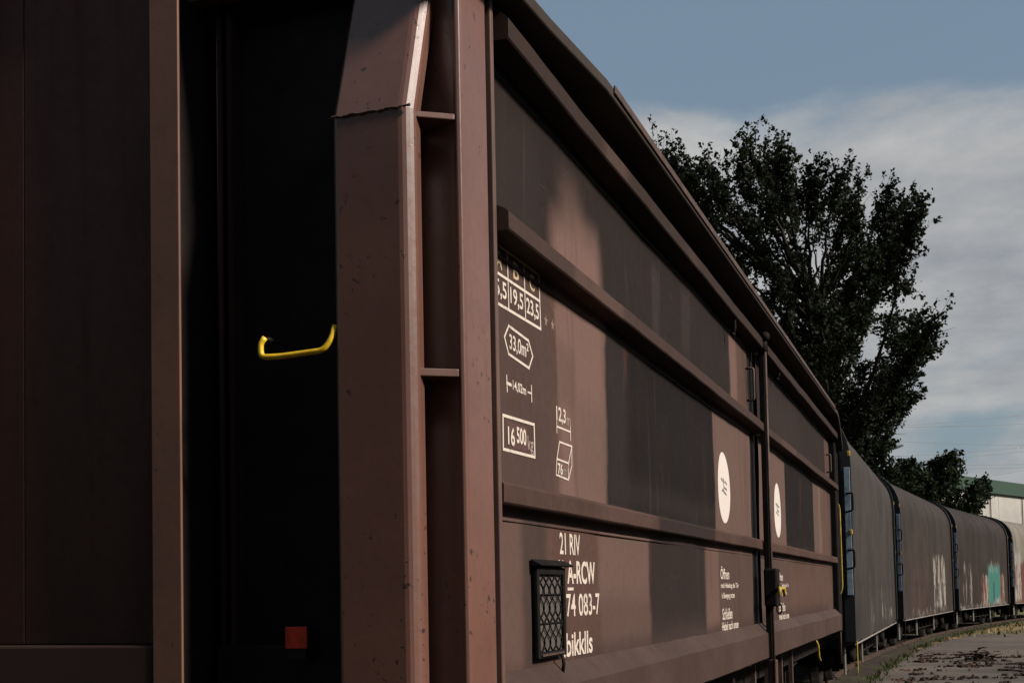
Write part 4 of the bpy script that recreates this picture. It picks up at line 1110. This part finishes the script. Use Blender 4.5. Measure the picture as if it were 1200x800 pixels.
mb.add(vs, fs); mb.f += [list(range(6)), [24+j for j in range(6)]]; mb.sm += [False]*2
obj('lamp_head', mb, M['lampgrey'], sl, bevel=.01)

# ------------------------------------------------------------------ overhead power lines far away
M['wire'] = plain('dull_aluminium_wire', (.10, .11, .12), .6, .1)
wires = [((1045,505),(1200,495),'upper pair, lower strand'), ((1060,503),(1200,485),'topmost strand'), ((1060,522),(1200,520),''), ((1090,537),(1200,523),''), ((1090,543),(1200,528),''), ((1095,548.5),(1200,543),''), ((1098,553),(1200,547),''), ((1128,566),(1200,551),'')]
wl = ['overhead power line, topmost but one, running into the tall tree', 'topmost overhead power line at the right edge', 'lone overhead power line third from the top', 'overhead power line fourth from the top, upper of a close pair', 'overhead power line fifth from the top, lower of a close pair', 'overhead power line sixth from the top', 'overhead power line second from the bottom', 'lowest overhead power line, just above the green fascia']
for (a_, b_, _), lb in zip(wires, wl):
    A = at(a_[0]-40, a_[1]+(a_[1]-b_[1])/(b_[0]-a_[0])*40, 190.0); B_ = at(b_[0]+220, b_[1]-(a_[1]-b_[1])/(b_[0]-a_[0])*220, 230.0)
    mid = (A+B_)/2; pts = []
    for q in range(31):
        t = q/30; p = A.lerp(B_, t) - mid; p.z -= 1.2*4*t*(1-t)-1.0; pts.append(p)
    q = obj('power_line', MB().tube(pts, .035, 5), M['wire']); q.location = mid
    tag(q, lb, 'power line', 'overhead power lines')

# ------------------------------------------------------------------ unseen trees added across the road to block low sky and shade the road
def plain_tree(loc, seed):
    rnd = np.random.default_rng(seed); t = empty('sky_blocker_tree', loc)
    tag(t, 'unseen leafy tree added across the road to block low sky light', 'tree', 'unseen trees added to block sky light')
    obj('trunk', MB().tube([(0, 0, 0), (.1, 0, 2), (0, .1, 4.5), (.1, 0, 7.5)], [.24, .19, .13, .04], 8), M['bark'], t)
    c = rnd.normal(size=(46, 3)); c /= np.linalg.norm(c, axis=1)[:, None]; c *= (rnd.random(46)**.33)[:, None]; c = c*np.array((2.6, 3.0, 3.9)) + np.array((0, 0, 4.7))
    P = np.concatenate([q + rnd.normal(0, .55, (130, 3)) for q in c]); P = P[P[:, 2] > .3]
    quads_object('crown', leaf_quads(P, np.zeros((len(P), 3)), rnd.uniform(.12, .26, len(P)), rnd, .7), M['leaf2'], t)
    return t
rt0 = plain_tree((10.2, -13.0, 0), 77); rt0.scale = (.8, .8, .5)
rr_ = random.Random(9)
for i in range(1, 19):
    c = rt0.copy(); COL.objects.link(c); c.location = (9.8 + rr_.uniform(-.6, .8) + max(0, i-8)*.9, -13.0 + 4.0*i + rr_.uniform(-.5, .5), 0); c.rotation_euler.z = rr_.uniform(0, 6.28); c.scale = (.8, .8, rr_.uniform(.46, .54))
    for ch in rt0.children:
        d = ch.copy(); COL.objects.link(d); d.parent = c
